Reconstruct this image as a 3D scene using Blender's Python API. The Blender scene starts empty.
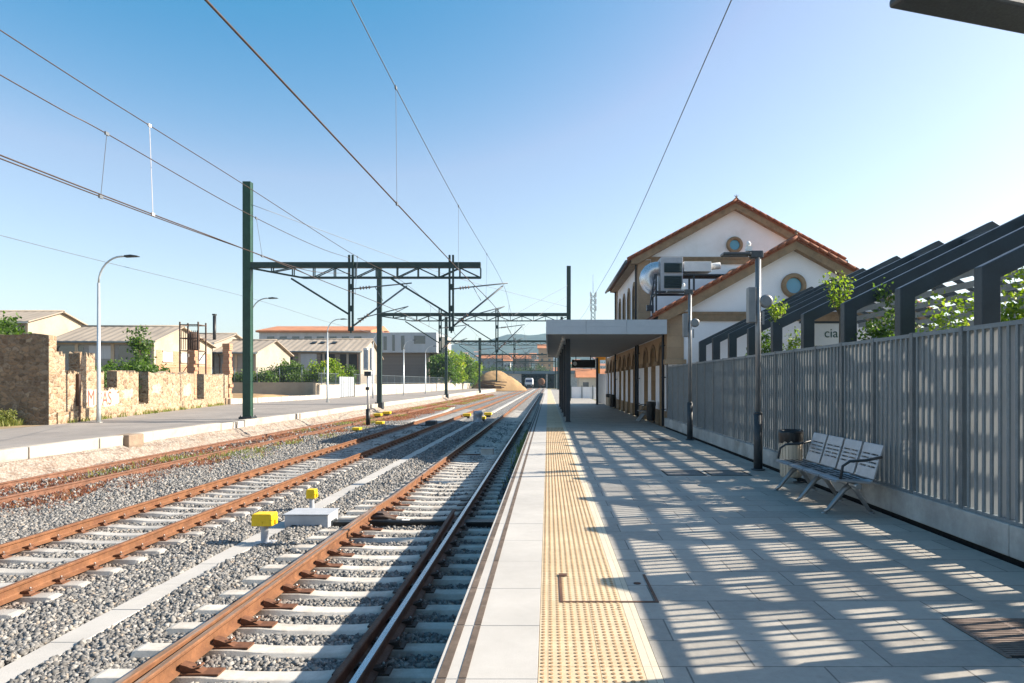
import bpy, math, random
import numpy as np
from mathutils import Vector, Matrix
random.seed(7)
rng = np.random.default_rng(7)
R = math.radians
scene = bpy.context.scene
COL = scene.collection
# photograph geometry: focal length in pixels, vanishing point of the tracks, eye height over the platform
F, CX, CY, H = 690.0, 548.0, 382.0, 1.65
RT, ST, BT, RD = -0.78, -0.96, -1.03, -0.25      # rail top, sleeper top, ballast, road


def P(px, py, z):
    Y = F * (H - z) / (py - CY)
    return Vector(((px - CX) * Y / F, Y, z))


def Q(px, py, Y):
    return Vector(((px - CX) * Y / F, Y, H + (CY - py) * Y / F))


# ------------------------------------------------------------------ materials
def _nt(name):
    m = bpy.data.materials.new(name)
    m.use_nodes = True
    nt = m.node_tree
    return m, nt, nt.nodes['Principled BSDF']


def rgb(c):
    return (c[0], c[1], c[2], 1.0)


def mixrgb(nt, fac, a, b):
    n = nt.nodes.new('ShaderNodeMix')
    n.data_type = 'RGBA'
    if hasattr(fac, 'node'):
        nt.links.new(fac, n.inputs[0])
    else:
        n.inputs[0].default_value = fac
    for i, v in ((6, a), (7, b)):
        if hasattr(v, 'node'):
            nt.links.new(v, n.inputs[i])
        else:
            n.inputs[i].default_value = rgb(v)
    return n.outputs[2]


def ramp(nt, val, lo, hi, a=0.0, b=1.0):
    n = nt.nodes.new('ShaderNodeMapRange')
    nt.links.new(val, n.inputs[0])
    n.inputs[1].default_value = lo
    n.inputs[2].default_value = hi
    n.inputs[3].default_value = a
    n.inputs[4].default_value = b
    return n.outputs[0]


def coords(nt, scale=(1, 1, 1), world=False, rot=(0, 0, 0)):
    if world:
        t = nt.nodes.new('ShaderNodeNewGeometry').outputs['Position']
    else:
        t = nt.nodes.new('ShaderNodeTexCoord').outputs['Object']
    mp = nt.nodes.new('ShaderNodeMapping')
    mp.inputs['Scale'].default_value = scale
    mp.inputs['Rotation'].default_value = rot
    nt.links.new(t, mp.inputs[0])
    return mp.outputs[0]


def noise(nt, vec, scale, detail=4, rough=0.6):
    n = nt.nodes.new('ShaderNodeTexNoise')
    nt.links.new(vec, n.inputs['Vector'])
    n.inputs['Scale'].default_value = scale
    n.inputs['Detail'].default_value = detail
    n.inputs['Roughness'].default_value = rough
    return n.outputs['Fac']


def bump(nt, bsdf, h, strength=0.3, dist=0.01):
    n = nt.nodes.new('ShaderNodeBump')
    nt.links.new(h, n.inputs['Height'])
    n.inputs['Strength'].default_value = strength
    n.inputs['Distance'].default_value = dist
    nt.links.new(n.outputs[0], bsdf.inputs['Normal'])


def rail_dust(nt, v, c, amount):
    """rust and brake dust lying on whatever is close to a rail"""
    sx = nt.nodes.new('ShaderNodeSeparateXYZ')
    nt.links.new(v, sx.inputs[0])
    nz = noise(nt, v, 4.0, 5, 0.7)
    for xr in (-1.58, -3.4, -6.43, -8.17):
        d_ = nt.nodes.new('ShaderNodeMath')
        d_.operation = 'ADD'
        nt.links.new(sx.outputs[0], d_.inputs[0])
        d_.inputs[1].default_value = -xr
        a_ = nt.nodes.new('ShaderNodeMath')
        a_.operation = 'ABSOLUTE'
        nt.links.new(d_.outputs[0], a_.inputs[0])
        e_ = nt.nodes.new('ShaderNodeMath')
        e_.operation = 'MULTIPLY_ADD'
        nt.links.new(nz, e_.inputs[0])
        e_.inputs[1].default_value = 0.5
        nt.links.new(a_.outputs[0], e_.inputs[2])
        c = mixrgb(nt, ramp(nt, e_.outputs[0], 0.28, 0.62, amount, 0), c, (0.17, 0.095, 0.055))
    return c


def mat(name, col, rough=0.6, metal=0.0, var=0.25, scale=3.0, col2=None, thresh=None, bmp=0.0, bscale=40.0,
        stretch=(1, 1, 1), spec=0.4, world=False, rails=0.0):
    """colour with broken-up large and small noise, optional second colour in patches, optional bump"""
    m, nt, b = _nt(name)
    v = coords(nt, stretch, world)
    n1 = noise(nt, v, scale, 5, 0.65)
    n2 = noise(nt, v, scale * 9, 3, 0.6)
    dark = tuple(c * (1 - var) for c in col)
    lite = tuple(min(1, c * (1 + var * 0.6)) for c in col)
    c = mixrgb(nt, ramp(nt, n1, 0.3, 0.7), dark, lite)
    if col2 is not None:
        lo, hi = thresh or (0.55, 0.7)
        n3 = noise(nt, v, scale * 0.7, 6, 0.7)
        c = mixrgb(nt, ramp(nt, n3, lo, hi), c, col2)
    c = mixrgb(nt, ramp(nt, n2, 0.35, 0.75, 0, var * 0.7), c, tuple(x * 0.55 for x in col))
    if rails:
        c = rail_dust(nt, v, c, rails)
    nt.links.new(c, b.inputs['Base Color'])
    r = ramp(nt, n2, 0.3, 0.7, max(0.05, rough - 0.1), min(1, rough + 0.1))
    nt.links.new(r, b.inputs['Roughness'])
    b.inputs['Metallic'].default_value = metal
    b.inputs['Specular IOR Level'].default_value = spec
    if bmp:
        bump(nt, b, noise(nt, v, bscale, 5, 0.7), bmp, 0.01)
    return m


def brick_mat(name, ca, cb, cm, bw, bh, mortar, rot=(0, 0, 0), rough=0.7, var=0.25, bmp=0.3, offset=0.5, world=False,
              warp=0.0, stain=None, nscale=2.0, spots=None):
    m, nt, b = _nt(name)
    v0 = coords(nt, (1, 1, 1), world, rot)
    v = v0
    if warp:
        nn = nt.nodes.new('ShaderNodeTexNoise')
        nn.inputs['Scale'].default_value = 2.3
        nt.links.new(v0, nn.inputs['Vector'])
        vm = nt.nodes.new('ShaderNodeVectorMath')
        vm.operation = 'MULTIPLY_ADD'
        nt.links.new(nn.outputs['Color'], vm.inputs[0])
        vm.inputs[1].default_value = (warp, warp, warp)
        nt.links.new(v0, vm.inputs[2])
        v = vm.outputs[0]
    t = nt.nodes.new('ShaderNodeTexBrick')
    nt.links.new(v, t.inputs['Vector'])
    t.offset = offset
    t.inputs['Color1'].default_value = rgb(ca)
    t.inputs['Color2'].default_value = rgb(cb)
    t.inputs['Mortar'].default_value = rgb(cm)
    t.inputs['Scale'].default_value = 1.0
    t.inputs['Mortar Size'].default_value = mortar
    t.inputs['Mortar Smooth'].default_value = 0.2
    t.inputs['Brick Width'].default_value = bw
    t.inputs['Row Height'].default_value = bh
    n1 = noise(nt, v0, nscale, 6, 0.7)
    n2 = noise(nt, v0, nscale * 12, 4, 0.6)
    c = mixrgb(nt, ramp(nt, n1, 0.35, 0.75, 0, var), t.outputs['Color'], tuple(x * 0.45 for x in ca))
    c = mixrgb(nt, ramp(nt, n2, 0.4, 0.8, 0, var), c, tuple(min(1, x * 1.35) for x in cb))
    if stain:
        n3 = noise(nt, v0, nscale * 0.45, 6, 0.75)
        c = mixrgb(nt, ramp(nt, n3, 0.5, 0.68, 0, 0.8), c, stain)
    if spots:
        # chewing gum, scuffs and dried puddles
        for sc_, lo, hi, am in ((2.2, .03, .05, .6), (5.0, .045, .07, .35)):
            vs = nt.nodes.new('ShaderNodeTexVoronoi')
            vs.inputs['Scale'].default_value = sc_
            nt.links.new(v0, vs.inputs['Vector'])
            c = mixrgb(nt, ramp(nt, vs.outputs['Distance'], lo, hi, am, 0), c, spots)
        n5 = noise(nt, v0, 0.55, 7, 0.72)
        c = mixrgb(nt, ramp(nt, n5, 0.54, 0.66, 0, 0.45), c, tuple(x * 1.6 for x in spots))
        n6 = noise(nt, v0, 26, 3, 0.7)
        c = mixrgb(nt, ramp(nt, n6, 0.55, 0.8, 0, 0.35), c, spots)
    nt.links.new(c, b.inputs['Base Color'])
    b.inputs['Roughness'].default_value = rough
    if bmp:
        mx = nt.nodes.new('ShaderNodeMath')
        mx.operation = 'MULTIPLY_ADD'
        nt.links.new(t.outputs['Fac'], mx.inputs[0])
        mx.inputs[1].default_value = -1.0
        nt.links.new(n2, mx.inputs[2])
        bump(nt, b, mx.outputs[0], bmp, 0.02)
    return m


def leaf_mat(name, a, b_, c_=None):
    m, nt, b = _nt(name)
    g = nt.nodes.new('ShaderNodeNewGeometry')
    cr = nt.nodes.new('ShaderNodeValToRGB')
    nt.links.new(g.outputs['Random Per Island'], cr.inputs[0])
    cr.color_ramp.elements[0].color = rgb(a)
    cr.color_ramp.elements[1].color = rgb(b_)
    if c_:
        e = cr.color_ramp.elements.new(0.93)
        e.color = rgb(b_)
        cr.color_ramp.elements[-1].color = rgb(c_)
    nt.links.new(cr.outputs[0], b.inputs['Base Color'])
    b.inputs['Roughness'].default_value = 0.55
    tr = nt.nodes.new('ShaderNodeBsdfTranslucent')
    hs = nt.nodes.new('ShaderNodeHueSaturation')
    hs.inputs['Value'].default_value = 1.9
    hs.inputs['Saturation'].default_value = 1.1
    nt.links.new(cr.outputs[0], hs.inputs['Color'])
    nt.links.new(hs.outputs[0], tr.inputs[0])
    mx = nt.nodes.new('ShaderNodeMixShader')
    mx.inputs[0].default_value = 0.45
    nt.links.new(b.outputs[0], mx.inputs[1])
    nt.links.new(tr.outputs[0], mx.inputs[2])
    nt.links.new(mx.outputs[0], nt.nodes['Material Output'].inputs[0])
    return m


def stone_mat(name, stops, rough=0.85):
    m, nt, b = _nt(name)
    g = nt.nodes.new('ShaderNodeNewGeometry')
    cr = nt.nodes.new('ShaderNodeValToRGB')
    nt.links.new(g.outputs['Random Per Island'], cr.inputs[0])
    el = cr.color_ramp.elements
    el[0].position, el[0].color = stops[0][0], rgb(stops[0][1])
    el[1].position, el[1].color = stops[-1][0], rgb(stops[-1][1])
    for p, c in stops[1:-1]:
        e = el.new(p)
        e.color = rgb(c)
    v = coords(nt)
    c = mixrgb(nt, ramp(nt, noise(nt, v, 90, 2), 0.35, 0.7, 0, 0.35), cr.outputs[0], (0.12, 0.12, 0.12))
    c = rail_dust(nt, v, c, 0.5)
    nt.links.new(c, b.inputs['Base Color'])
    b.inputs['Roughness'].default_value = rough
    return m


def ballast_base(name):
    m, nt, b = _nt(name)
    v = coords(nt, (1, 1, 1), True)
    vo = nt.nodes.new('ShaderNodeTexVoronoi')
    vo.inputs['Scale'].default_value = 17
    nt.links.new(v, vo.inputs['Vector'])
    cr = nt.nodes.new('ShaderNodeValToRGB')
    sp = nt.nodes.new('ShaderNodeSeparateColor')
    nt.links.new(vo.outputs['Color'], sp.inputs[0])
    nt.links.new(sp.outputs[0], cr.inputs[0])
    el = cr.color_ramp.elements
    el[0].color = rgb((0.13, 0.13, 0.135))
    el[1].color = rgb((0.50, 0.49, 0.47))
    e = el.new(0.6)
    e.color = rgb((0.28, 0.28, 0.28))
    c = mixrgb(nt, ramp(nt, vo.outputs['Distance'], 0.25, 0.7), cr.outputs[0], (0.07, 0.07, 0.07))
    # earth and rust stained zone round the disused track, an actual change of ground
    sx = nt.nodes.new('ShaderNodeSeparateXYZ')
    nt.links.new(v, sx.inputs[0])
    n1 = noise(nt, v, 0.35, 6, 0.7)
    ad = nt.nodes.new('ShaderNodeMath')
    ad.operation = 'MULTIPLY_ADD'
    nt.links.new(n1, ad.inputs[0])
    ad.inputs[1].default_value = -5.0
    nt.links.new(sx.outputs[0], ad.inputs[2])
    f = ramp(nt, ad.outputs[0], -14.2, -13.0, 0.78, 0)
    soil = mixrgb(nt, ramp(nt, noise(nt, v, 1.7, 6, 0.75), 0.4, 0.62), (0.19, 0.125, 0.085), (0.32, 0.275, 0.22))
    soil = mixrgb(nt, ramp(nt, noise(nt, v, 9, 4, 0.7), 0.45, 0.7), soil, (0.42, 0.38, 0.33))
    c = mixrgb(nt, f, c, soil)
    n4 = noise(nt, v, 0.5, 4, 0.6)
    c = mixrgb(nt, ramp(nt, n4, 0.5, 0.75, 0, 0.35), c, (0.33, 0.24, 0.17))
    nt.links.new(c, b.inputs['Base Color'])
    b.inputs['Roughness'].default_value = 0.9
    bump(nt, b, vo.outputs['Distance'], 0.9, -0.03)
    return m


def glass_mat(name, col, rough=0.08):
    m, nt, b = _nt(name)
    b.inputs['Base Color'].default_value = rgb(col)
    b.inputs['Roughness'].default_value = rough
    b.inputs['Specular IOR Level'].default_value = 0.9
    return m


def rubble_mat(name, stops, mortar, scale, squash=(1, 1, 1.7), rough=0.9, bmp=0.8):
    """irregular rubble stone: random coloured cells, mortar in the joints, weathering on top"""
    m, nt, b = _nt(name)
    v0 = coords(nt, (1, 1, 1), True)
    nn = nt.nodes.new('ShaderNodeTexNoise')
    nn.inputs['Scale'].default_value = 3.0
    nt.links.new(v0, nn.inputs['Vector'])
    vm = nt.nodes.new('ShaderNodeVectorMath')
    vm.operation = 'MULTIPLY_ADD'
    nt.links.new(nn.outputs['Color'], vm.inputs[0])
    vm.inputs[1].default_value = (0.22, 0.22, 0.22)
    nt.links.new(v0, vm.inputs[2])
    mp = nt.nodes.new('ShaderNodeMapping')
    mp.inputs['Scale'].default_value = squash
    nt.links.new(vm.outputs[0], mp.inputs[0])
    vo = nt.nodes.new('ShaderNodeTexVoronoi')
    vo.inputs['Scale'].default_value = scale
    nt.links.new(mp.outputs[0], vo.inputs['Vector'])
    ve = nt.nodes.new('ShaderNodeTexVoronoi')
    ve.feature = 'DISTANCE_TO_EDGE'
    ve.inputs['Scale'].default_value = scale
    nt.links.new(mp.outputs[0], ve.inputs['Vector'])
    sp = nt.nodes.new('ShaderNodeSeparateColor')
    nt.links.new(vo.outputs['Color'], sp.inputs[0])
    cr = nt.nodes.new('ShaderNodeValToRGB')
    nt.links.new(sp.outputs[0], cr.inputs[0])
    el = cr.color_ramp.elements
    el[0].color, el[1].color = rgb(stops[0]), rgb(stops[-1])
    for i, c in enumerate(stops[1:-1]):
        e = el.new((i + 1) / (len(stops) - 1))
        e.color = rgb(c)
    n1 = noise(nt, v0, 0.7, 6, 0.75)
    c = mixrgb(nt, ramp(nt, ve.outputs['Distance'], 0.02, 0.09, 1, 0), cr.outputs[0], mortar)
    c = mixrgb(nt, ramp(nt, n1, 0.56, 0.68, 0, 0.7), c, mortar)
    n2 = noise(nt, v0, 9, 5, 0.7)
    c = mixrgb(nt, ramp(nt, n2, 0.50, 0.68, 0, 0.75), c, tuple(x * 0.4 for x in stops[0]))
    nt.links.new(c, b.inputs['Base Color'])
    b.inputs['Roughness'].default_value = rough
    ad = nt.nodes.new('ShaderNodeMath')
    ad.operation = 'ADD'
    nt.links.new(ramp(nt, ve.outputs['Distance'], 0, 0.2), ad.inputs[0])
    nt.links.new(n2, ad.inputs[1])
    bump(nt, b, ad.outputs[0], bmp, 0.03)
    return m


def louvre_mat(name, col, trans):
    """finely perforated sheet steel: part of the sun on its back comes through"""
    m, nt, b = _nt(name)
    v = coords(nt, (1, 1, 1), True)
    c = mixrgb(nt, ramp(nt, noise(nt, v, 6, 5, 0.65), 0.35, 0.7), tuple(x * .85 for x in col), tuple(x * 1.12 for x in col))
    nt.links.new(c, b.inputs['Base Color'])
    b.inputs['Metallic'].default_value = 0.2
    b.inputs['Roughness'].default_value = 0.5
    tr = nt.nodes.new('ShaderNodeBsdfTranslucent')
    tr.inputs[0].default_value = (0.9, 0.92, 0.92, 1)
    mx = nt.nodes.new('ShaderNodeMixShader')
    mx.inputs[0].default_value = trans
    nt.links.new(b.outputs[0], mx.inputs[1])
    nt.links.new(tr.outputs[0], mx.inputs[2])
    nt.links.new(mx.outputs[0], nt.nodes['Material Output'].inputs[0])
    return m


M = {}
M['louvre'] = louvre_mat('perforated_louvre', (0.09, 0.125, 0.15), 0.36)
M['rubble'] = rubble_mat('rubble_stone', [(0.17, 0.105, 0.06), (0.34, 0.235, 0.14), (0.43, 0.325, 0.21), (0.25, 0.155, 0.085), (0.47, 0.385, 0.275)], (0.39, 0.32, 0.23), 3.4)
M['rubble_shade'] = rubble_mat('rubble_stone_shade', [(0.13, 0.085, 0.05), (0.24, 0.16, 0.10), (0.30, 0.20, 0.12), (0.17, 0.11, 0.07), (0.34, 0.26, 0.18)], (0.20, 0.15, 0.105), 3.2)  # shaded copy of the rubble, shade painted into the wall end's stone
M['rust_old'] = mat('rail_old_rust', (0.19, 0.095, 0.06), 0.85, var=0.4, scale=5, world=True)
M['white_concrete'] = mat('white_concrete', (0.425, 0.41, 0.385), 0.75, var=0.13, scale=0.9, bmp=0.15, bscale=60, world=True,
                          col2=(0.5, 0.47, 0.42), thresh=(0.6, 0.85))
M['groove'] = mat('edge_groove', (0.12, 0.09, 0.07), 0.9, var=0.5, scale=6, col2=(0.32, 0.28, 0.23), thresh=(0.6, 0.75), world=True)
M['tactile'] = brick_mat('tactile_yellow', (0.50, 0.385, 0.24), (0.56, 0.445, 0.30), (0.3, 0.2, 0.1), 0.3, 0.4, 0.003, var=0.25, spots=(0.25, 0.18, 0.11), world=True,
                         bmp=0.1, offset=0, nscale=1.2, stain=(0.66, 0.55, 0.36))
M['dome'] = mat('tactile_dome', (0.38, 0.25, 0.135), 0.7, var=0.35, scale=4, world=True)
M['pale_strip'] = brick_mat('pale_strip', (0.52, 0.46, 0.35), (0.56, 0.50, 0.39), (0.3, 0.26, 0.2), 0.3, 0.8, 0.003, bmp=0.1, world=True, offset=0)
M['paving'] = brick_mat('grey_paving', (0.265, 0.247, 0.218), (0.375, 0.35, 0.308), (0.085, 0.08, 0.07), 0.8, 0.4, 0.006, var=0.25, rough=0.62, spots=(0.15, 0.135, 0.12),
                        bmp=0.2, world=True, nscale=1.1)
M['concrete'] = mat('concrete', (0.42, 0.41, 0.385), 0.85, var=0.3, scale=1.6, bmp=0.3, col2=(0.25, 0.23, 0.2), thresh=(0.58, 0.75))
M['plinth'] = mat('plinth_concrete', (0.40, 0.39, 0.37), 0.85, var=0.35, scale=1.2, bmp=0.3, col2=(0.22, 0.21, 0.19), thresh=(0.5, 0.7), world=True)
M['sleeper'] = mat('sleeper_concrete', (0.53, 0.50, 0.45), 0.8, var=0.26, scale=2.5, bmp=0.3, col2=(0.33, 0.27, 0.21), thresh=(0.5, 0.78), world=True, rails=0.75)
M['sleeper_old'] = mat('sleeper_grey', (0.40, 0.385, 0.36), 0.85, var=0.28, scale=2.5, bmp=0.3, world=True, rails=0.6)
M['sleeper_wood'] = mat('sleeper_wood', (0.16, 0.10, 0.07), 0.9, var=0.4, scale=4, world=True)
M['rust'] = mat('rail_rust', (0.205, 0.092, 0.042), 0.75, var=0.45, scale=5, bmp=0.25, bscale=60, col2=(0.13, 0.05, 0.025), thresh=(0.48, 0.72), world=True)
M['rust_dark'] = mat('rail_dark_rust', (0.105, 0.05, 0.03), 0.7, var=0.4, scale=4, bmp=0.2, col2=(0.2, 0.1, 0.05), thresh=(0.55, 0.7), world=True)
M['steel_top'] = mat('rail_polished', (0.55, 0.56, 0.58), 0.28, metal=0.9, var=0.15, scale=3, stretch=(8, 0.5, 1), world=True)
M['brown_top'] = mat('rail_brown_top', (0.36, 0.19, 0.09), 0.42, metal=0.45, var=0.35, scale=3, stretch=(10, 0.6, 1), col2=(0.42, 0.36, 0.31), thresh=(0.45, 0.65), world=True)
M['clip'] = mat('clip_rust', (0.15, 0.065, 0.033), 0.75, var=0.4, scale=14, world=True)
M['clip_dark'] = mat('clip_dark', (0.07, 0.045, 0.035), 0.7, var=0.4, scale=14, world=True)
M['bolt'] = mat('bolt_steel', (0.35, 0.33, 0.31), 0.45, metal=0.7, var=0.3, scale=20)
M['asphalt'] = mat('asphalt', (0.255, 0.232, 0.212), 0.9, var=0.18, scale=0.5, bmp=0.2, bscale=60, col2=(0.19, 0.172, 0.158), thresh=(0.5, 0.75), world=True)
M['kerb'] = mat('kerb_white', (0.47, 0.43, 0.37), 0.85, var=0.3, scale=0.9, bmp=0.3, col2=(0.36, 0.29, 0.21), thresh=(0.52, 0.72), world=True)
M['soil'] = mat('dry_earth', (0.34, 0.25, 0.15), 0.95, var=0.35, scale=0.6, col2=(0.2, 0.19, 0.08), thresh=(0.5, 0.65), world=True)
M['ground'] = mat('open_ground', (0.25, 0.21, 0.14), 0.95, var=0.3, scale=0.05, col2=(0.11, 0.14, 0.06), thresh=(0.45, 0.6), world=True)
M['hill'] = mat('forest_hill', (0.03, 0.06, 0.05), 0.95, var=0.6, scale=0.025, col2=(0.085, 0.09, 0.075), thresh=(0.6, 0.68), world=True)
M['galv'] = mat('galvanised', (0.165, 0.205, 0.23), 0.5, metal=0.25, var=0.16, scale=5, spec=0.5, world=True)
M['galv_post'] = mat('galvanised_post', (0.13, 0.16, 0.18), 0.45, metal=0.4, var=0.15, scale=5, world=True)
M['anthracite'] = mat('anthracite_paint', (0.016, 0.031, 0.043), 0.42, var=0.25, scale=2.5, spec=0.5)
M['slat'] = mat('slat_grey', (0.19, 0.22, 0.24), 0.5, var=0.2, scale=2)
M['lamp_grey'] = mat('lamp_grey', (0.22, 0.23, 0.24), 0.42, metal=0.5, var=0.15, scale=6)
M['lamp_dark'] = mat('lamp_base_dark', (0.03, 0.038, 0.045), 0.5, var=0.2, scale=6)
M['luminaire'] = mat('luminaire_dark', (0.075, 0.08, 0.085), 0.4, metal=0.4, var=0.2, scale=6)
M['black'] = mat('black_plastic', (0.012, 0.012, 0.013), 0.45, var=0.2, scale=8)
M['void'] = mat('shade_gap_black', (0.008, 0.008, 0.008), 0.9, var=0.3, scale=5)  # near-black for shade painted into gaps and holes, and for cover frames
M['steel'] = mat('seat_steel', (0.40, 0.42, 0.45), 0.42, metal=0.75, var=0.12, scale=8)
M['debris'] = mat('kerb_debris', (0.27, 0.235, 0.195), 0.95, var=0.5, scale=2.2, bmp=1.0, bscale=22, col2=(0.38, 0.33, 0.27), thresh=(0.5, 0.62), world=True)
M['block_brown'] = mat('block_brown', (0.27, 0.205, 0.15), 0.9, var=0.3, scale=3, bmp=0.4)
M['steel_leg'] = mat('leg_steel', (0.33, 0.33, 0.33), 0.4, metal=0.7, var=0.2, scale=8)
M['bin'] = mat('bin_steel', (0.58, 0.50, 0.40), 0.5, metal=0.3, var=0.2, scale=6, stretch=(6, 6, 0.5))
M['cover'] = mat('cover_iron', (0.16, 0.155, 0.15), 0.7, metal=0.3, var=0.3, scale=8)
M['grate'] = mat('grate_brown', (0.20, 0.15, 0.125), 0.7, metal=0.2, var=0.3, scale=6)
M['white_wall'] = mat('white_render', (0.80, 0.80, 0.82), 0.85, var=0.05, scale=0.7, bmp=0.06, col2=(0.62, 0.60, 0.58), thresh=(0.56, 0.9))
M['granite'] = brick_mat('granite_ashlar', (0.31, 0.21, 0.125), (0.37, 0.26, 0.16), (0.24, 0.18, 0.12), 0.9, 0.42, 0.006, rot=(R(90), 0, 0),
                         var=0.3, bmp=0.3, world=True, nscale=2)
M['granite_side'] = brick_mat('granite_side', (0.40, 0.26, 0.14), (0.46, 0.31, 0.18), (0.26, 0.19, 0.12), 0.9, 0.42, 0.006,
                              rot=(R(90), R(90), 0), var=0.3, bmp=0.3, world=True, nscale=2)
M['granite_trim'] = mat('granite_trim', (0.29, 0.20, 0.12), 0.85, var=0.35, scale=3, bmp=0.3, col2=(0.22, 0.17, 0.11), thresh=(0.5, 0.72), world=True)
M['tile'] = mat('roof_tile', (0.27, 0.095, 0.05), 0.8, var=0.35, scale=4, bmp=0.3, col2=(0.22, 0.10, 0.06), thresh=(0.5, 0.7))
M['tile_far'] = mat('roof_tile_far', (0.46, 0.19, 0.09), 0.85, var=0.25, scale=0.4, col2=(0.30, 0.13, 0.08), thresh=(0.55, 0.7))
M['wood_door'] = mat('door_wood', (0.12, 0.07, 0.04), 0.6, var=0.35, scale=5, stretch=(6, 6, 0.6))
M['oculus'] = glass_mat('oculus_glass', (0.05, 0.26, 0.38))
M['pane'] = glass_mat('window_glass', (0.06, 0.075, 0.09), 0.1)
M['fascia'] = mat('fascia_metal', (0.42, 0.46, 0.50), 0.45, metal=0.3, var=0.06, scale=1.2)
M['soffit'] = brick_mat('soffit_panels', (0.34, 0.33, 0.31), (0.38, 0.365, 0.34), (0.14, 0.14, 0.14), 6, 0.35, 0.006, var=0.12, bmp=0.1, world=True)
M['navy'] = mat('pillar_navy', (0.02, 0.028, 0.04), 0.45, var=0.2, scale=3)
M['green'] = mat('mast_green', (0.018, 0.062, 0.040), 0.45, var=0.3, scale=2.5)
M['green_dark'] = mat('beam_green', (0.026, 0.05, 0.045), 0.5, var=0.25, scale=2.5)
M['tube'] = mat('cantilever_tube', (0.17, 0.19, 0.20), 0.45, metal=0.5, var=0.2, scale=4)
M['insul'] = mat('insulator', (0.32, 0.22, 0.17), 0.4, var=0.2, scale=6)
M['wire'] = mat('wire_copper', (0.10, 0.07, 0.055), 0.5, metal=0.5, var=0.2, scale=4)
M['wire_grey'] = mat('wire_grey', (0.17, 0.19, 0.21), 0.5, metal=0.4, var=0.2, scale=4)
M['wire_pale'] = mat('wire_pale', (0.6, 0.58, 0.58), 0.6, var=0.1, scale=4)
M['yellow'] = mat('safety_yellow', (0.80, 0.53, 0.012), 0.45, var=0.14, scale=5)
M['box_grey'] = mat('cabinet_grey', (0.40, 0.42, 0.45), 0.5, var=0.14, scale=4)
M['lamp_pole'] = mat('lamp_pole_grey', (0.50, 0.54, 0.56), 0.4, metal=0.5, var=0.1, scale=3)
M['white_paint'] = mat('white_paint', (0.78, 0.77, 0.75), 0.5, var=0.08, scale=4)
M['ruin'] = brick_mat('ruin_stone', (0.40, 0.25, 0.12), (0.60, 0.43, 0.25), (0.54, 0.43, 0.29), 0.40, 0.19, 0.035, rot=(R(90), R(90), 0), var=0.55,
                      bmp=0.8, warp=0.16, stain=(0.62, 0.52, 0.37), nscale=1.3)
M['ruin_shade'] = brick_mat('ruin_stone_shade', (0.22, 0.14, 0.085), (0.32, 0.22, 0.14), (0.22, 0.17, 0.12), 0.5, 0.24, 0.03, rot=(R(90), 0, 0), var=0.6,
                          bmp=0.8, warp=0.16, nscale=1.3, stain=(0.20, 0.16, 0.125))  # darker stone with the end wall's shade painted in
M['cream'] = mat('cream_render', (0.42, 0.36, 0.275), 0.9, var=0.18, scale=0.35, col2=(0.34, 0.28, 0.21), thresh=(0.5, 0.7), world=True)
M['shed_wall'] = mat('shed_wall', (0.34, 0.305, 0.255), 0.9, var=0.2, scale=0.3, col2=(0.3, 0.27, 0.24), thresh=(0.55, 0.75), world=True)
M['shed_shade_grey'] = mat('shed_shade_grey', (0.24, 0.25, 0.26), 0.9, var=0.25, scale=0.4, world=True)  # shade painted into shed sides turned from the sun; grey house wall too
M['fibre'] = mat('fibre_cement', (0.335, 0.285, 0.23), 0.9, var=0.18, scale=0.5, col2=(0.24, 0.205, 0.17), thresh=(0.5, 0.75), world=True, stretch=(1, 0.3, 1))
M['brick_red'] = brick_mat('red_brick', (0.42, 0.19, 0.10), (0.48, 0.24, 0.14), (0.4, 0.3, 0.22), 0.5, 0.2, 0.02, rot=(R(90), R(90), 0), var=0.25, bmp=0.2)
M['brick_dark'] = brick_mat('dark_brick', (0.13, 0.11, 0.10), (0.17, 0.14, 0.125), (0.18, 0.16, 0.14), 0.6, 0.25, 0.02, rot=(R(90), R(90), 0), var=0.2, bmp=0.1)
M['clad'] = mat('grey_cladding', (0.40, 0.43, 0.47), 0.55, metal=0.1, var=0.14, scale=0.25, stretch=(3, 3, 0.2))
M['rusty'] = mat('rusty_steel', (0.09, 0.055, 0.04), 0.8, var=0.4, scale=2)
M['train_white'] = mat('train_white', (0.62, 0.64, 0.67), 0.4, var=0.1, scale=2)
M['train_blue'] = mat('train_blue', (0.03, 0.06, 0.14), 0.4, var=0.1, scale=2)
M['sand'] = mat('sand_heap', (0.34, 0.225, 0.11), 0.95, var=0.25, scale=0.25, bmp=0.5, bscale=1.2, world=True, col2=(0.26, 0.17, 0.09), thresh=(0.45, 0.65))
M['bridge'] = mat('bridge_girder', (0.12, 0.17, 0.20), 0.6, var=0.2, scale=0.4)
M['house_a'] = mat('house_cream', (0.56, 0.50, 0.42), 0.9, var=0.15, scale=0.2)
M['house_b'] = mat('house_white', (0.66, 0.65, 0.62), 0.9, var=0.12, scale=0.2)
M['house_c'] = mat('house_ochre', (0.48, 0.31, 0.19), 0.9, var=0.15, scale=0.2)
M['bark'] = mat('bark', (0.13, 0.09, 0.06), 0.9, var=0.4, scale=6, bmp=0.5, stretch=(3, 3, 0.6))
M['leaf'] = leaf_mat('leaf_green', (0.035, 0.075, 0.012), (0.10, 0.17, 0.03))
M['leaf_lime'] = leaf_mat('leaf_lime', (0.09, 0.16, 0.016), (0.22, 0.30, 0.04), (0.32, 0.27, 0.06))
M['leaf_dark'] = leaf_mat('leaf_dark', (0.02, 0.045, 0.012), (0.06, 0.10, 0.025))
M['dry_weed'] = leaf_mat('dry_weed', (0.17, 0.055, 0.035), (0.30, 0.15, 0.08), (0.40, 0.33, 0.19))
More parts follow.
